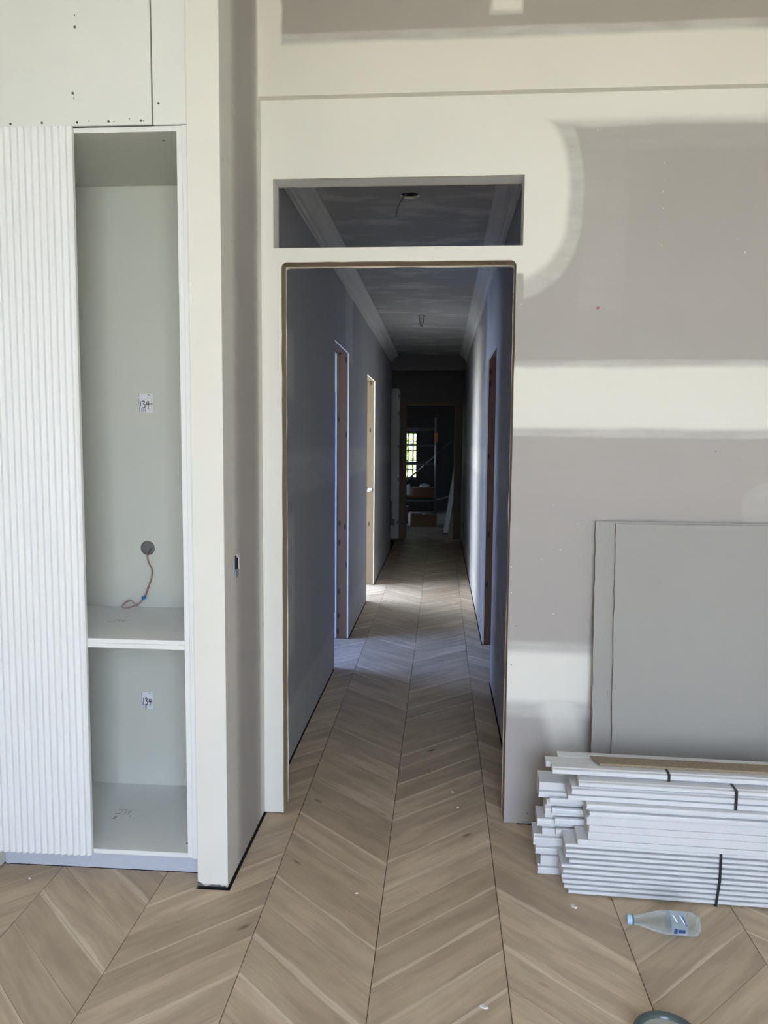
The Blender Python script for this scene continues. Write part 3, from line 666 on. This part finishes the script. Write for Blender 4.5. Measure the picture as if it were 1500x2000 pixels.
def paper_label(name, x0, x1, z0, z1, nx, nz, nw, nh, desc):
    t = tag(empty(name, (0, 0, 0)), desc, 'label')
    bobj('paper', [(x0, x1, YB - 0.0006, YB - 0.0001, z0, z1)], M_LABEL, t)
    bm = bmesh.new(); pl = lambda u, v: (u, YB - 0.0010, v)
    digits(bm, nx, nz, nw, nh, pl, 0.0028); obj('handwriting', bm, M_INK, t)
    bm = bmesh.new(); pl = lambda u, v: (u, YB - 0.0008, v); w = x1 - x0; h = z1 - z0
    for i, (a, b, c) in enumerate(((0.03, 0.82, 0.98), (0.045, 0.38, 0.74), (0.06, 0.02, 0.30), (0.20, 0.02, 0.27), (0.33, 0.02, 0.27), (0.46, 0.02, 0.30))):
        ribbon(bm, [(x0 + a * w, z0 + b * h), (x0 + a * w, z0 + c * h)], 0.0019, pl)
    ribbon(bm, [(x0 + 0.66 * w, z0 + 0.93 * h), (x0 + 0.82 * w, z0 + 0.93 * h)], 0.0022, pl)
    for k in range(4): ribbon(bm, [(x0 + 0.66 * w, z0 + (0.13 + 0.05 * k) * h), (x0 + (0.9 - 0.06 * k) * w, z0 + (0.13 + 0.05 * k) * h)], 0.0006, pl)
    obj('barcode_print', bm, M_INKG, t)['kind'] = 'stuff'
    return t
la = paper_label('paper_label', -1.178, -1.122, 1.611, 1.684, -1.175, 1.628, 0.042, 0.030, 'upper white barcode label with handwritten 134, above the cable hole')
bm = bmesh.new(); pl = lambda u, v: (u, YB - 0.0009, v)
ribbon(bm, [(-1.146, 1.645), (-1.124, 1.645)], 0.005, pl); ribbon(bm, [(-1.148, 1.667), (-1.126, 1.667), (-1.126, 1.630), (-1.148, 1.630)], 0.0007, pl); obj('print_box', bm, M_INKG, la)
paper_label('paper_label', -1.192, -1.145, 0.424, 0.492, -1.188, 0.440, 0.040, 0.030, 'lower white barcode label with handwritten 134, in the bottom compartment')
def shelf_mark(x, y, z, w, d, mat, extra):
    bm = bmesh.new(); pl = lambda u, v: (u, v, z + 0.0004)
    digits(bm, x + w * 0.2, y, w * 0.5, d, pl, 0.0016)
    ribbon(bm, [(x, y + d * 0.2), (x + w * 0.25, y + d * 0.2)], 0.002, pl); ribbon(bm, [(x + w * 0.05, y + d), (x + w * 0.9, y + d * 1.02)], 0.0018, pl)
    if extra:
        ribbon(bm, [(x + w * 0.12, y - d * 0.55), (x + w * 0.25, y - d * 0.5), (x + w * 0.15, y - d * 0.8), (x + w * 0.22, y - d * 0.9), (x + w * 0.08, y - d * 0.95)], 0.003, pl)
        ribbon(bm, [(x + w * 0.80, y - d * 0.1), (x + w * 0.77, y - d * 0.4)], 0.002, pl)
    return obj('pencil_mark', bm, mat, cab)
shelf_mark(-1.205, 2.640, 0.843, 0.085, 0.035, M_INKG, False); shelf_mark(-1.203, 2.650, 0.108, 0.085, 0.036, M_INKG, True)
bm = bmesh.new()
for (x, y, z) in ((-0.905, 2.48, 2.4636), (-0.86, 2.47, 0.1084)):
    box(bm, x - 0.004, x + 0.004, y - 0.004, y + 0.004, z - 0.0003, z + 0.0003)
for z in (1.20, 0.62, 0.24, 2.28): box(bm, CR - 0.0008, CR - 0.0001, YC + 0.008, YC + 0.02, z - 0.005, z + 0.005)
obj('hinge_holes', bm, M_INKG, cab)['kind'] = 'stuff'
# cavity wall piece behind hole is wall_alcove; cable
cb = tag(empty('loose_cable'), 'thin red and grey cable looping out of the round hole in the cabinet back', 'cable')
path = [(-1.147, 2.96, 1.070), (-1.148, 2.925, 1.072), (-1.148, 2.893, 1.050), (-1.141, 2.885, 1.022), (-1.128, 2.883, 1.000), (-1.129, 2.885, 0.970), (-1.148, 2.885, 0.915), (-1.160, 2.88, 0.885), (-1.180, 2.872, 0.862), (-1.21, 2.85, 0.850), (-1.235, 2.845, 0.850), (-1.232, 2.852, 0.862), (-1.212, 2.865, 0.875), (-1.198, 2.868, 0.866), (-1.180, 2.862, 0.854)]
for nm, mt, dx in (('red_core', M_CABR, 0.0), ('grey_core', M_CABG, -0.0042)):
    bm = bmesh.new(); tube(bm, spline([(p[0] + dx, p[1] - abs(dx) * 0.3, p[2] + abs(dx) * 0.4) for p in path], 6), 0.0017, 6); obj(nm, bm, mt, cb)
bm = bmesh.new(); obox(bm, (-1.160, 2.873, 0.886), Vector((0.93, 0, 0.35)).normalized(), Vector((0, 1, 0)), Vector((-0.35, 0, 0.93)).normalized(), 0.008, 0.003, 0.006); obj('tape_flag', bm, M_TAPEB, cb)

# panel over the cabinet
up_p = tag(empty('lining_sheet'), 'large white screwed-on panel above the cabinet', 'panel')
bobj('sheet', [(CL - 0.0, -0.9145, 2.404, 2.414, 2.4835, ZF - 0.005)], M_SHEETW, up_p)
for (x, z, r) in ((-1.153, 2.813, 0.0022), (-1.153, 2.778, 0.0042), (-1.165, 2.582, 0.0042), (-1.162, 2.566, 0.002), (-1.371, 2.494, 0.004), (-1.268, 2.495, 0.004), (-1.154, 2.494, 0.004), (-1.052, 2.495, 0.004), (-0.948, 2.495, 0.004), (-1.115, 2.497, 0.0018), (-1.035, 2.494, 0.0018), (-0.985, 2.502, 0.0018), (-0.94, 2.494, 0.0018)):
    bm = bmesh.new(); bmesh.ops.create_cone(bm, cap_ends=True, segments=10, radius1=r, radius2=r, depth=0.001, matrix=Matrix.Translation((x, 2.4036, z)) @ Matrix.Rotation(R(90), 4, 'X')); obj('screw', bm, M_SCREW, up_p)
st_p = tag(empty('lining_strip'), 'narrow white upright strip between the screwed panel and the wall end', 'panel')
bobj('board', [(-0.910, PX0 - 0.0012, 2.406, 2.418, 2.4825, ZF - 0.005)], M_SHEETW, st_p)
bm = bmesh.new(); bmesh.ops.create_cone(bm, cap_ends=True, segments=10, radius1=0.004, radius2=0.004, depth=0.001, matrix=Matrix.Translation((-0.892, 2.4056, 2.546)) @ Matrix.Rotation(R(90), 4, 'X')); obj('screw', bm, M_SCREW, st_p)
struct(bobj('wall_over_cabinet', [(CL, PX0 - 0.002, 2.425, 2.93, 2.4825, ZF)], M_VOID), 'dark framing behind the infill panels')

# cut-out box in the side of the short wall
ob = tag(empty('wall_box', (XL, 2.53, 1.078)), 'small open electrical box cut into the side of the short wall', 'electrical box')
X0 = 0.0012
bobj('cavity', [(0.0003, 0.0009, -0.030, 0.020, -0.030, 0.036)], M_VOID, ob)
bobj('bracket', [(0.0008, 0.0035, -0.036, -0.029, -0.036, 0.036)], M_GALV, ob); bobj('bracket', [(0.0008, 0.0030, 0.020, 0.030, -0.036, 0.040)], M_LABEL, ob)
bobj('tab', [(0.0008, 0.0045, -0.022, 0.020, -0.036, -0.012)], M_GALV, ob); bobj('tab', [(0.0008, 0.003, 0.002, 0.022, 0.028, 0.041)], M_GYP, ob)

# ================================================================== LEANING SHEETS
def leaning_sheet(name, x0, x1, ytop, ybot, ztop, th, label, seed):
    rnd = random.Random(seed); L = math.hypot(ytop - ybot, ztop)
    vdir = Vector((0, ytop - ybot, ztop)).normalized(); nd = Vector((0, -vdir.z, vdir.y))
    pts = []; n = 44
    for i in range(n + 1): pts.append((x0 + rnd.uniform(-0.0018, 0.0018), L * i / n))
    pts += [(x1, L), (x1, 0)]
    pl = lambda u, v, t: tuple(Vector((u, ybot, 0.0005)) + vdir * v + nd * t)
    o = skin(name, pts, [], pl, th, [M_LEANB, M_PAPER]); return tag(o, label, 'plasterboard', 'plasterboard sheets leaning on the wall')
leaning_sheet('plasterboard_sheet', 0.585, 2.9, 2.910, 2.832, 1.212, 0.012, 'rear grey plasterboard sheet against the wall, its left edge showing as a strip', 1)
leaning_sheet('plasterboard_sheet', 0.655, 2.95, 2.896, 2.812, 1.205, 0.012, 'front grey plasterboard sheet leaning over the other, nearest the trim stack', 2)

# ================================================================== STACK OF TRIM
SK = R(-2.3); ca, sa = math.cos(SK), math.sin(SK)
ORG = Vector((0.44, 2.452, 0))
def trim(x, y, z, w, h, kind, label, L=2.2, rz=0.0):
    """one length of primed trim; local x from the visible end, y front face, z underside"""
    bm = bmesh.new(); r = min(0.0045, h * 0.3)
    if kind == 'bull':
        pf = [(0.015, 0), (w, 0), (w, h), (0.004, h), (0.0012, h * 0.93), (0, h * 0.80), (0, h * 0.46), (0.0015, h * 0.38), (0.015, h * 0.34)]
    elif kind == 'arch':
        pf = [(0.012, 0), (w, 0), (w, h), (0.014, h), (0.010, h * 0.88), (0.005, h * 0.84), (0.0012, h * 0.80), (0, h * 0.72), (0, h * 0.30), (0.012, h * 0.26)]
    else:
        pf = [(0, 0.0008), (0.0008, 0), (w, 0), (w, h), (0.0008, h), (0, h - 0.0008)]
    a = [bm.verts.new((0, p[0], p[1])) for p in pf]; b = [bm.verts.new((L, p[0], p[1])) for p in pf]; n = len(pf)
    for i in range(n): bm.faces.new((a[i], a[(i + 1) % n], b[(i + 1) % n], b[i]))
    f = bm.faces.new(a); f.material_index = 1; f = bm.faces.new(b); f.material_index = 1
    o = obj('trim_length', bm, [M_TRIM, M_TRIMEND]); o.location = ORG + Vector((x * ca - y * sa, x * sa + y * ca, z)); o.rotation_euler = (0, 0, SK + rz)
    return tag(o, label, 'trim', 'white primed trim lengths in the stack')
ORD = ['lowest', 'second', 'third', 'fourth', 'fifth', 'sixth', 'seventh', 'eighth', 'ninth', 'tenth', 'eleventh', 'twelfth', 'thirteenth']
g = 0.0006
# lower front bundles: thin boards lying flat
z = 0.0005; xs = [0.005, -0.008, -0.014, -0.018, -0.014, -0.020, 0.006, -0.008, -0.006, -0.010]
for i, x in enumerate(xs):
    h = 0.0172
    lab = 'thin white trim board at the floor, lowest of the front stack' if i == 0 else ORD[i] + ' thin white trim board from the floor in the front stack'
    trim(x, random.uniform(0, 0.002), z, 0.09, h, 'bull', lab); z += h + g
    if i == 4: z += 0.001
z1 = z
# four pale boards above with flush faces
for i, (x, h, y) in enumerate(((0.030, 0.0185, 0.001), (0.064, 0.027, 0.003), (0.066, 0.022, 0.003), (0.058, 0.027, 0.004))):
    trim(x, y, z, 0.09, h, 'flat', ['wide flush white board just above the thin front boards', 'second flush white board above the thin front boards', 'third flush white board above the thin front boards', 'top flush white board, under the two overhanging bars'][i]); z += h + g
# two overhanging bars
for i, (x, h, y) in enumerate(((0.064, 0.0245, -0.012), (0.054, 0.0245, -0.011))):
    trim(x, y, z, 0.085, h, 'bull', ['lower of two bright bars overhanging the front stack', 'upper of two bright bars overhanging the front stack'][i]); z += h + g
z2 = z
for i, (x, h, y) in enumerate(((-0.004, 0.0155, 0.012), (0.008, 0.026, 0.010), (0.030, 0.021, 0.014))):
    trim(x, y, z, 0.08, h, ('flat', 'arch', 'arch')[i], ['thin white length bound by the right short strap, lowest of its three', 'middle white length bound by the right short strap', 'top white length bound by the right short strap'][i]); z += h + g
z3 = z
# rear stack: thicker lengths whose ends stick out to the left
zr = 0.0005; rear = [(-0.085, 0.036, 0.11, 'arch'), (-0.078, 0.036, 0.112, 'flat'), (-0.096, 0.034, 0.11, 'arch'), (-0.104, 0.040, 0.108, 'arch'), (-0.075, 0.026, 0.112, 'flat'), (-0.092, 0.034, 0.11, 'bull'), (-0.066, 0.046, 0.112, 'arch'), (-0.062, 0.024, 0.116, 'flat'), (-0.090, 0.031, 0.114, 'arch'), (-0.088, 0.028, 0.118, 'flat')]
for i, (x, h, y, k) in enumerate(rear):
    lab = 'white trim length at the floor sticking out left, lowest of the rear stack' if i == 0 else ORD[i] + ' white trim length from the floor sticking out of the rear stack'
    trim(x, y, zr, 0.095, h - g, k, lab); zr += h
# short filler lengths between the two stacks
mid = [(-0.045, 0.0935, 0.225, 0.0175, 0.030), (-0.035, 0.0935, 0.185, 0.0175, 0.034), (-0.055, 0.0935, 0.262, 0.0175, 0.028), (-0.03, 0.0935, 0.150, 0.017, 0.030)]
for i, (x, y, zz, w, h) in enumerate(mid):
    trim(x, y, zz, 0.0145, h, 'bull', ['narrow white strip standing between the stacks, third from the floor', 'narrow white strip standing between the stacks, second from the floor', 'narrow white strip standing between the stacks, highest', 'narrow white strip standing between the stacks, lowest'][i])
# upper lengths bridging both stacks
zt = max(z3, zr) + g
trim(-0.052, 0.052, zt, 0.06, 0.024, 'arch', 'top front white length under the brown board, bound by the left short strap')
trim(-0.068, 0.115, zt, 0.045, 0.020, 'flat', 'top middle white length, its end left of the brown board')
trim(-0.022, 0.163, zt, 0.045, 0.021, 'flat', 'top rear white length, half hidden by the brown board')
ztop = zt + 0.0245
# brown board on top
bm = bmesh.new(); pts2 = [(0.085, 0.150), (0.108, 0.090), (2.1, 0.098), (2.1, 0.160)]
a = [bm.verts.new((p[0], p[1], 0)) for p in pts2]; b = [bm.verts.new((p[0], p[1], 0.009)) for p in pts2]
for i in range(4): bm.faces.new((a[i], a[(i + 1) % 4], b[(i + 1) % 4], b[i]))
bm.faces.new(a); bm.faces.new(b)
o = obj('particleboard_strip', bm, M_MDF, bevel=0.0008); o.location = ORG + Vector((0, 0, ztop)); o.rotation_euler = (0, 0, SK); tag(o, 'brown particleboard strip lying on top of the white trim stack', 'board')
def strap(x, y0, y1, za, zb_, w, label, lean=0.0):
    bm = bmesh.new(); t = 0.0008
    pr = [(y0 - t, za), (y0 - t, zb_), (y1 + t, zb_), (y1 + t, za)]; pi_ = [(y0, za + 0.0004), (y0, zb_ - 0.0004), (y1, zb_ - 0.0004), (y1, za + 0.0004)]
    vo = [[bm.verts.new((x + dx + lean * (q[1] - za), q[0], q[1])) for q in pr] for dx in (0, w)]; vi = [[bm.verts.new((x + dx + lean * (q[1] - za), q[0], q[1])) for q in pi_] for dx in (0, w)]
    for i in range(4):
        j = (i + 1) % 4
        bm.faces.new((vo[0][i], vo[0][j], vo[1][j], vo[1][i])); bm.faces.new((vi[0][i], vi[0][j], vi[1][j], vi[1][i]))
        for s in (0, 1): bm.faces.new((vo[s][i], vo[s][j], vi[s][j], vi[s][i]))
    o = obj('packing_strap', bm, M_BLACK); o.location = ORG; o.rotation_euler = (0, 0, SK); return tag(o, label, 'strap', 'black straps round the trim bundles')
strap(0.472, -0.001, 0.093, 0.0, 0.0908, 0.0085, 'black strap round the lowest bundle, beside the bottle', 0.10)
strap(0.481, -0.001, 0.093, 0.0909, z1 + 0.0003, 0.0085, 'black strap round the second bundle, straight above the lowest strap', 0.0)
strap(0.522, 0.009, 0.096, z2 - 0.0002, z3 + 0.0004, 0.0095, 'right short black strap, high on the stack', 0.0)
strap(0.322, 0.051, 0.113, zt - 0.0002, zt + 0.0244, 0.0085, 'left short black strap, just under the brown board', 0.0)

# ================================================================== BOTTLE
bt = tag(empty('plastic_bottle', (0.596, 2.285, 0.0355), R(-2.5)), 'empty clear plastic drink bottle lying on the floor in front of the trim', 'bottle')
bm = bmesh.new()
bprof = [(0.0125, 0.018), (0.0135, 0.026), (0.0145, 0.034), (0.019, 0.050), (0.0255, 0.072), (0.031, 0.095), (0.0345, 0.118), (0.0345, 0.122), (0.0340, 0.124), (0.0340, 0.178), (0.0348, 0.181), (0.0348, 0.196), (0.033, 0.207), (0.027, 0.214), (0.018, 0.211), (0.004, 0.206)]
def petal(a, h): return 1.0 if h < 0.19 else 1 - 0.16 * max(0, (h - 0.19) / 0.024) * (0.5 + 0.5 * math.cos(5 * a))
rings = lathe(bm, bprof, 40, 'x', petal); bm.faces.new(rings[-1]); obj('bottle_body', bm, M_PET, bt)
bm = bmesh.new(); rings = lathe(bm, [(0.0005, 0.0), (0.0140, 0.0), (0.0146, 0.002), (0.0146, 0.0135)], 28, 'x', lambda a, h: 1 + 0.02 * math.cos(28 * a)); obj('cap', bm, M_CAP, bt)
bm = bmesh.new(); lathe(bm, [(0.0142, 0.0138), (0.0148, 0.0145), (0.0148, 0.0185), (0.0128, 0.0195)], 28, 'x'); obj('cap_ring', bm, M_RING, bt)
bm = bmesh.new(); lathe(bm, [(0.0344, 0.126), (0.0344, 0.172)], 40, 'x'); lab_ = obj('bottle_label', bm, M_PETLAB, bt)
def patch(a0, a1, h0, h1, mat, nm, r=0.0347, sk=0.0):
    bm = bmesh.new(); n = 8; rows = []
    for i in range(n + 1):
        a = R(a0 + (a1 - a0) * i / n); rows.append([bm.verts.new((h + sk * i / n, r * math.cos(a), r * math.sin(a))) for h in (h0, h1)])
    for i in range(n): bm.faces.new((rows[i][0], rows[i + 1][0], rows[i + 1][1], rows[i][1]))
    return obj(nm, bm, mat, lab_)
patch(175, 205, 0.133, 0.143, M_LABBLUE, 'print_block'); patch(178, 198, 0.146, 0.166, M_LABBLUE, 'print_block', 0.0347)
patch(110, 145, 0.130, 0.134, M_LABWHITE, 'print_stripe', 0.0347, 0.010); patch(110, 150, 0.150, 0.154, M_LABWHITE, 'print_stripe', 0.0347, 0.012); patch(115, 160, 0.157, 0.162, M_LABBLUE, 'print_stripe', 0.0347, 0.010)

# round tub at the lower edge
tb = tag(empty('round_tub', (0.583, 1.812, 0)), 'dark grey-green round tub with pale contents at the lower right edge', 'tub')
bm = bmesh.new(); lathe(bm, [(0.0001, 0.003), (0.068, 0.002), (0.072, 0.004), (0.078, 0.030), (0.083, 0.034), (0.084, 0.038), (0.081, 0.042), (0.070, 0.041), (0.066, 0.037), (0.064, 0.030)], 40); obj('tub_body', bm, M_TUB, tb)
bm = bmesh.new(); lathe(bm, [(0.0645, 0.0335), (0.03, 0.035), (0.0002, 0.036)], 32); obj('contents', bm, M_PASTE, tb)

# plaster chips
def chip(x, y, sx, sy, a, lab, seed):
    rnd = random.Random(seed); bm = bmesh.new(); n = 7; top = []; bot = []
    for i in range(n):
        t = 2 * math.pi * i / n; k = rnd.uniform(0.65, 1.0); p = Vector((sx * k * math.cos(t), sy * k * math.sin(t), 0)); p.rotate(Matrix.Rotation(R(a), 3, 'Z'))
        bot.append(bm.verts.new((p.x, p.y, 0.0003))); top.append(bm.verts.new((p.x * 0.8, p.y * 0.8, 0.004 * rnd.uniform(0.6, 1.2))))
    for i in range(n): bm.faces.new((bot[i], bot[(i + 1) % n], top[(i + 1) % n], top[i]))
    bm.faces.new(top); bm.faces.new(bot)
    o = obj('plaster_chip', bm, M_CHIP); o.location = (x, y, 0); tag(o, lab, 'debris', 'plaster chips on the floor')
chip(0.452, 2.392, 0.020, 0.008, -50, 'long pale plaster chip on the floor left of the bottle', 1)
chip(0.135, 1.92, 0.014, 0.008, -20, 'pale plaster chip near the lower edge, in front of the doorway', 2)
chip(-1.389, 2.39, 0.006, 0.004, 20, 'tiny white plaster chip on the floor below the fluted door', 3)
chip(0.071, 3.178, 0.009, 0.004, 10, 'small plaster chip just inside the doorway, the farther one', 4)
chip(0.09, 3.035, 0.007, 0.004, 40, 'small plaster chip in the doorway, the nearer one', 5)
chip(-0.26, 2.403, 0.008, 0.005, 30, 'small plaster chip on the floor left of the middle seam', 6)

# ================================================================== CORRIDOR DETAILS
def ceiling_cable(name, pts, label, hole_):
    e = tag(empty(name, pts[0]), label, 'cable'); p0 = Vector(pts[0])
    bm = bmesh.new(); tube(bm, [p - p0 for p in spline(pts, 8)], 0.004, 8); obj('flex', bm, M_INKG, e)
    bm = bmesh.new(); cx, cy, r = hole_
    bmesh.ops.create_cone(bm, cap_ends=True, segments=20, radius1=r * 1.25, radius2=r * 1.25, depth=0.004, matrix=Matrix.Translation(Vector((cx, cy, ZC + 0.02)) - p0)); obj('ceiling_void', bm, M_VOID, e)
ceiling_cable('ceiling_cable', [(-0.19, 3.83, ZC + 0.015), (-0.205, 3.80, ZC - 0.02), (-0.225, 3.765, ZC - 0.07), (-0.232, 3.75, ZC - 0.115)], 'cable hanging from the hole in the corridor ceiling behind the fanlight', HOLES[0])
ceiling_cable('ceiling_cable', [(-0.225, 7.30, ZC + 0.015), (-0.222, 7.30, ZC - 0.04), (-0.205, 7.29, ZC - 0.10), (-0.185, 7.30, ZC - 0.06), (-0.178, 7.31, ZC + 0.015)], 'looped cable in the farther ceiling hole, seen through the doorway', HOLES[1])
# blue sheet in the first side room
bm = bmesh.new(); n = 26; rows = []
for i in range(n + 1):
    x = -1.9 + 1.085 * i / n; rows.append([bm.verts.new((x, 6.462 - 0.008 * (1 + math.sin(i * 1.7)), z_)) for z_ in (0.03, 0.7, 1.3, 1.93)])
for i in range(n):
    for k in range(3): f = bm.faces.new((rows[i][k], rows[i + 1][k], rows[i + 1][k + 1], rows[i][k + 1])); f.smooth = True
o = obj('plastic_sheet', bm, M_BLUE); sm_ = o.modifiers.new('thickness', 'SOLIDIFY'); sm_.thickness = 0.002; sm_.offset = -1; tag(o, 'bright blue plastic sheet just visible in the first left doorway', 'sheet')

# ================================================================== END OF CORRIDOR
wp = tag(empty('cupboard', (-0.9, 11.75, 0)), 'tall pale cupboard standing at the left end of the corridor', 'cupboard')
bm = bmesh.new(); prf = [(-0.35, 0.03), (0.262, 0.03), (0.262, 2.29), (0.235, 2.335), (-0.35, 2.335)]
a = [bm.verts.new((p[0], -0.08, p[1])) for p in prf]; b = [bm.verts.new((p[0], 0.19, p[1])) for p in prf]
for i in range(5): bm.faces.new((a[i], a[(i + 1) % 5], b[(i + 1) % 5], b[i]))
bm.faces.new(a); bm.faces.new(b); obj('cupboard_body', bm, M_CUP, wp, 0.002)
bobj('plinth', [(-0.35, 0.22, -0.05, 0.19, 0.001, 0.0295)], M_BLACK, wp)
for zz in (0.28, 0.95, 1.45, 1.95, 2.22): bobj('hinge', [(0.235, 0.252, -0.0835, -0.0802, zz - 0.025, zz + 0.025)], M_BLACK, wp)
br = tag(bobj('floor_bracket', [(-0.775, -0.745, 11.60, 11.665, 0.24, 0.62), (-0.745, -0.70, 11.60, 11.665, 0.24, 0.34)], M_BLACK), 'black L-shaped bracket fixed low on the cupboard', 'bracket')
# scaffold tower
sf = tag(empty('scaffold_tower', (-0.75, 14.6, 0)), 'aluminium scaffold tower standing in the dark far room', 'scaffold')
def sfo(nm, parts, mat=None):
    bm = bmesh.new()
    for p, r in parts: tube(bm, p, r, 10)
    return obj(nm, bm, mat or M_ALU, sf)
for (x, y) in ((0.65, -0.55), (-0.65, -0.55), (0.65, 0.6), (-0.65, 0.6)):
    sfo('post', [(((x, y, 0.16), (x, y, 1.98)), 0.026)])
    bm = bmesh.new(); bmesh.ops.create_cone(bm, cap_ends=True, segments=18, radius1=0.075, radius2=0.075, depth=0.035, matrix=Matrix.Translation((x, y, 0.0755)) @ Matrix.Rotation(R(90), 4, 'Y')); w_ = obj('castor', bm, M_BLACK, sf)
    bobj('clamp', [(x - 0.033, x + 0.033, y - 0.033, y + 0.033, 1.52, 1.70)], M_ORANGE, sf)
for z_ in (0.45, 1.12, 1.47, 1.77):
    for y in (-0.55, 0.6): sfo('rail', [(((-0.65, y, z_), (0.65, y, z_)), 0.021)])
    for x in (-0.65, 0.65): sfo('rail', [(((x, -0.55, z_ + 0.03), (x, 0.6, z_ + 0.03)), 0.021)])
sfo('brace', [(((0.10, -0.58, 0.80), (0.95, -0.50, 1.55)), 0.016)]); sfo('brace', [(((0.5, -0.52, 0.42), (1.0, -0.58, 0.55)), 0.02)])
for i in range(4): bobj('deck_board', [(-0.62, 0.62, -0.5 + i * 0.27, -0.5 + i * 0.27 + 0.255, 0.50, 0.53)], M_CARD, sf)
def carton(name, x, y, z_, sx, sy, sz, rz, mat, label, cat):
    e = tag(empty(name, (x, y, z_), R(rz)), label, cat)
    bobj('box_body', [(-sx / 2, sx / 2, -sy / 2, sy / 2, 0, sz)], mat, e, 0.003); bobj('box_flap', [(-sx / 2, sx / 2, -sy / 2 - 0.09, -sy / 2 - 0.003, sz - 0.006, sz)], mat, e); bobj('tape', [(-0.025, 0.025, -sy / 2, sy / 2, sz + 0.0003, sz + 0.001)], M_RAG, e); return e
carton('cardboard_box', -0.32, 14.25, 0.5305, 0.42, 0.35, 0.16, 4, M_CARD, 'brown cardboard box on the scaffold deck', 'box')
carton('cardboard_box', -0.30, 13.80, 0.001, 0.48, 0.26, 0.22, 0, M_CARD, 'low brown cardboard box on the floor under the scaffold', 'box')
tt = tag(empty('plastic_crate', (-0.76, 14.28, 0.001)), 'dark red plastic crate under the scaffold', 'crate')
bobj('crate_body', [(-0.15, 0.15, -0.14, 0.14, 0, 0.30)], M_REDTUB, tt, 0.004); bobj('crate_rim', [(-0.16, 0.16, -0.15, 0.15, 0.301, 0.325)], M_REDTUB, tt, 0.003)
for k in range(3): bobj('rib', [(-0.11 + k * 0.09, -0.09 + k * 0.09, -0.146, -0.1405, 0.03, 0.27)], M_REDTUB, tt)
def rag(x, y, z_, sx, sy, sz, label, seed):
    bm = bmesh.new(); bmesh.ops.create_icosphere(bm, subdivisions=3, radius=1.0)
    for v in bm.verts:
        nn = mnoise.noise(v.co * 2.3 + Vector((seed, 0, 0))); v.co *= 1 + 0.35 * nn; v.co = Vector((v.co.x * sx, v.co.y * sy, max(v.co.z, -0.15) * sz + 0.15 * sz))
    for f in bm.faces: f.smooth = True
    o = obj('dust_sheet', bm, M_RAG); o.location = (x, y, z_); tag(o, label, 'cloth', 'crumpled dust sheets')
rag(-0.62, 14.3, 0.5315, 0.11, 0.10, 0.17, 'crumpled pale dust sheet on the left of the scaffold deck', 1); rag(-0.30, 14.2, 0.694, 0.10, 0.08, 0.05, 'crumpled pale cloth on top of the cardboard box', 5); rag(-0.70, 13.62, 0.001, 0.13, 0.09, 0.06, 'crumpled pale sheet on the floor before the crate', 9)
# ladder leaning in the far room
ld = tag(empty('ladder', (0.09, 12.55, 0)), 'aluminium ladder leaning to the right beyond the end opening', 'ladder')
tilt = Vector((0.40, 0, 2.62)).normalized()
for y in (0.0, 0.42):
    bm = bmesh.new(); obox(bm, tilt * 1.26 + Vector((0, y, 0.02)), tilt, Vector((0, 1, 0)), tilt.cross(Vector((0, 1, 0))), 1.25, 0.013, 0.036); obj('stile', bm, M_ALU, ld)
for k in range(8):
    p = tilt * (0.25 + 0.28 * k); bm = bmesh.new(); tube(bm, [p + Vector((0, 0.014, 0.02)), p + Vector((0, 0.406, 0.02))], 0.014, 8); obj('rung', bm, M_ALU, ld)
for y in (0.0, 0.42): bobj('foot', [(-0.045, 0.045, y - 0.02, y + 0.02, 0.001, 0.03)], M_BLACK, ld)
# tree outside the far window
tr_ = tag(empty('garden_tree', (-1.3, 20.2, -0.08)), 'sunlit green tree outside the far window', 'tree')
bm = bmesh.new(); tube(bm, [(0, 0, 0), (0.05, 0.1, 0.6), (0.0, 0.1, 1.3), (0.1, 0, 2.2)], [0.12, 0.10, 0.08, 0.04], 10); obj('trunk', bm, M_BARK, tr_)
bm = bmesh.new(); rl = random.Random(5)
for i in range(5200):
    d = Vector((rl.gauss(0, 1), rl.gauss(0, 1), rl.gauss(0, 1))).normalized() * (rl.random() ** 0.45); c_ = Vector((d.x * 1.7, d.y * 1.0, 1.55 + d.z * 1.5))
    if c_.z < 0.1: continue
    a = Vector((rl.gauss(0, 1), rl.gauss(0, 1), rl.gauss(0, 1))).normalized(); b_ = a.orthogonal().normalized(); l = rl.uniform(0.04, 0.075)
    bm.faces.new([bm.verts.new(c_ + q) for q in (a * l, b_ * l * 0.4, -a * l, -b_ * l * 0.4)])
fo2 = obj('foliage', bm, M_LEAF, tr_); fo2['kind'] = 'stuff'
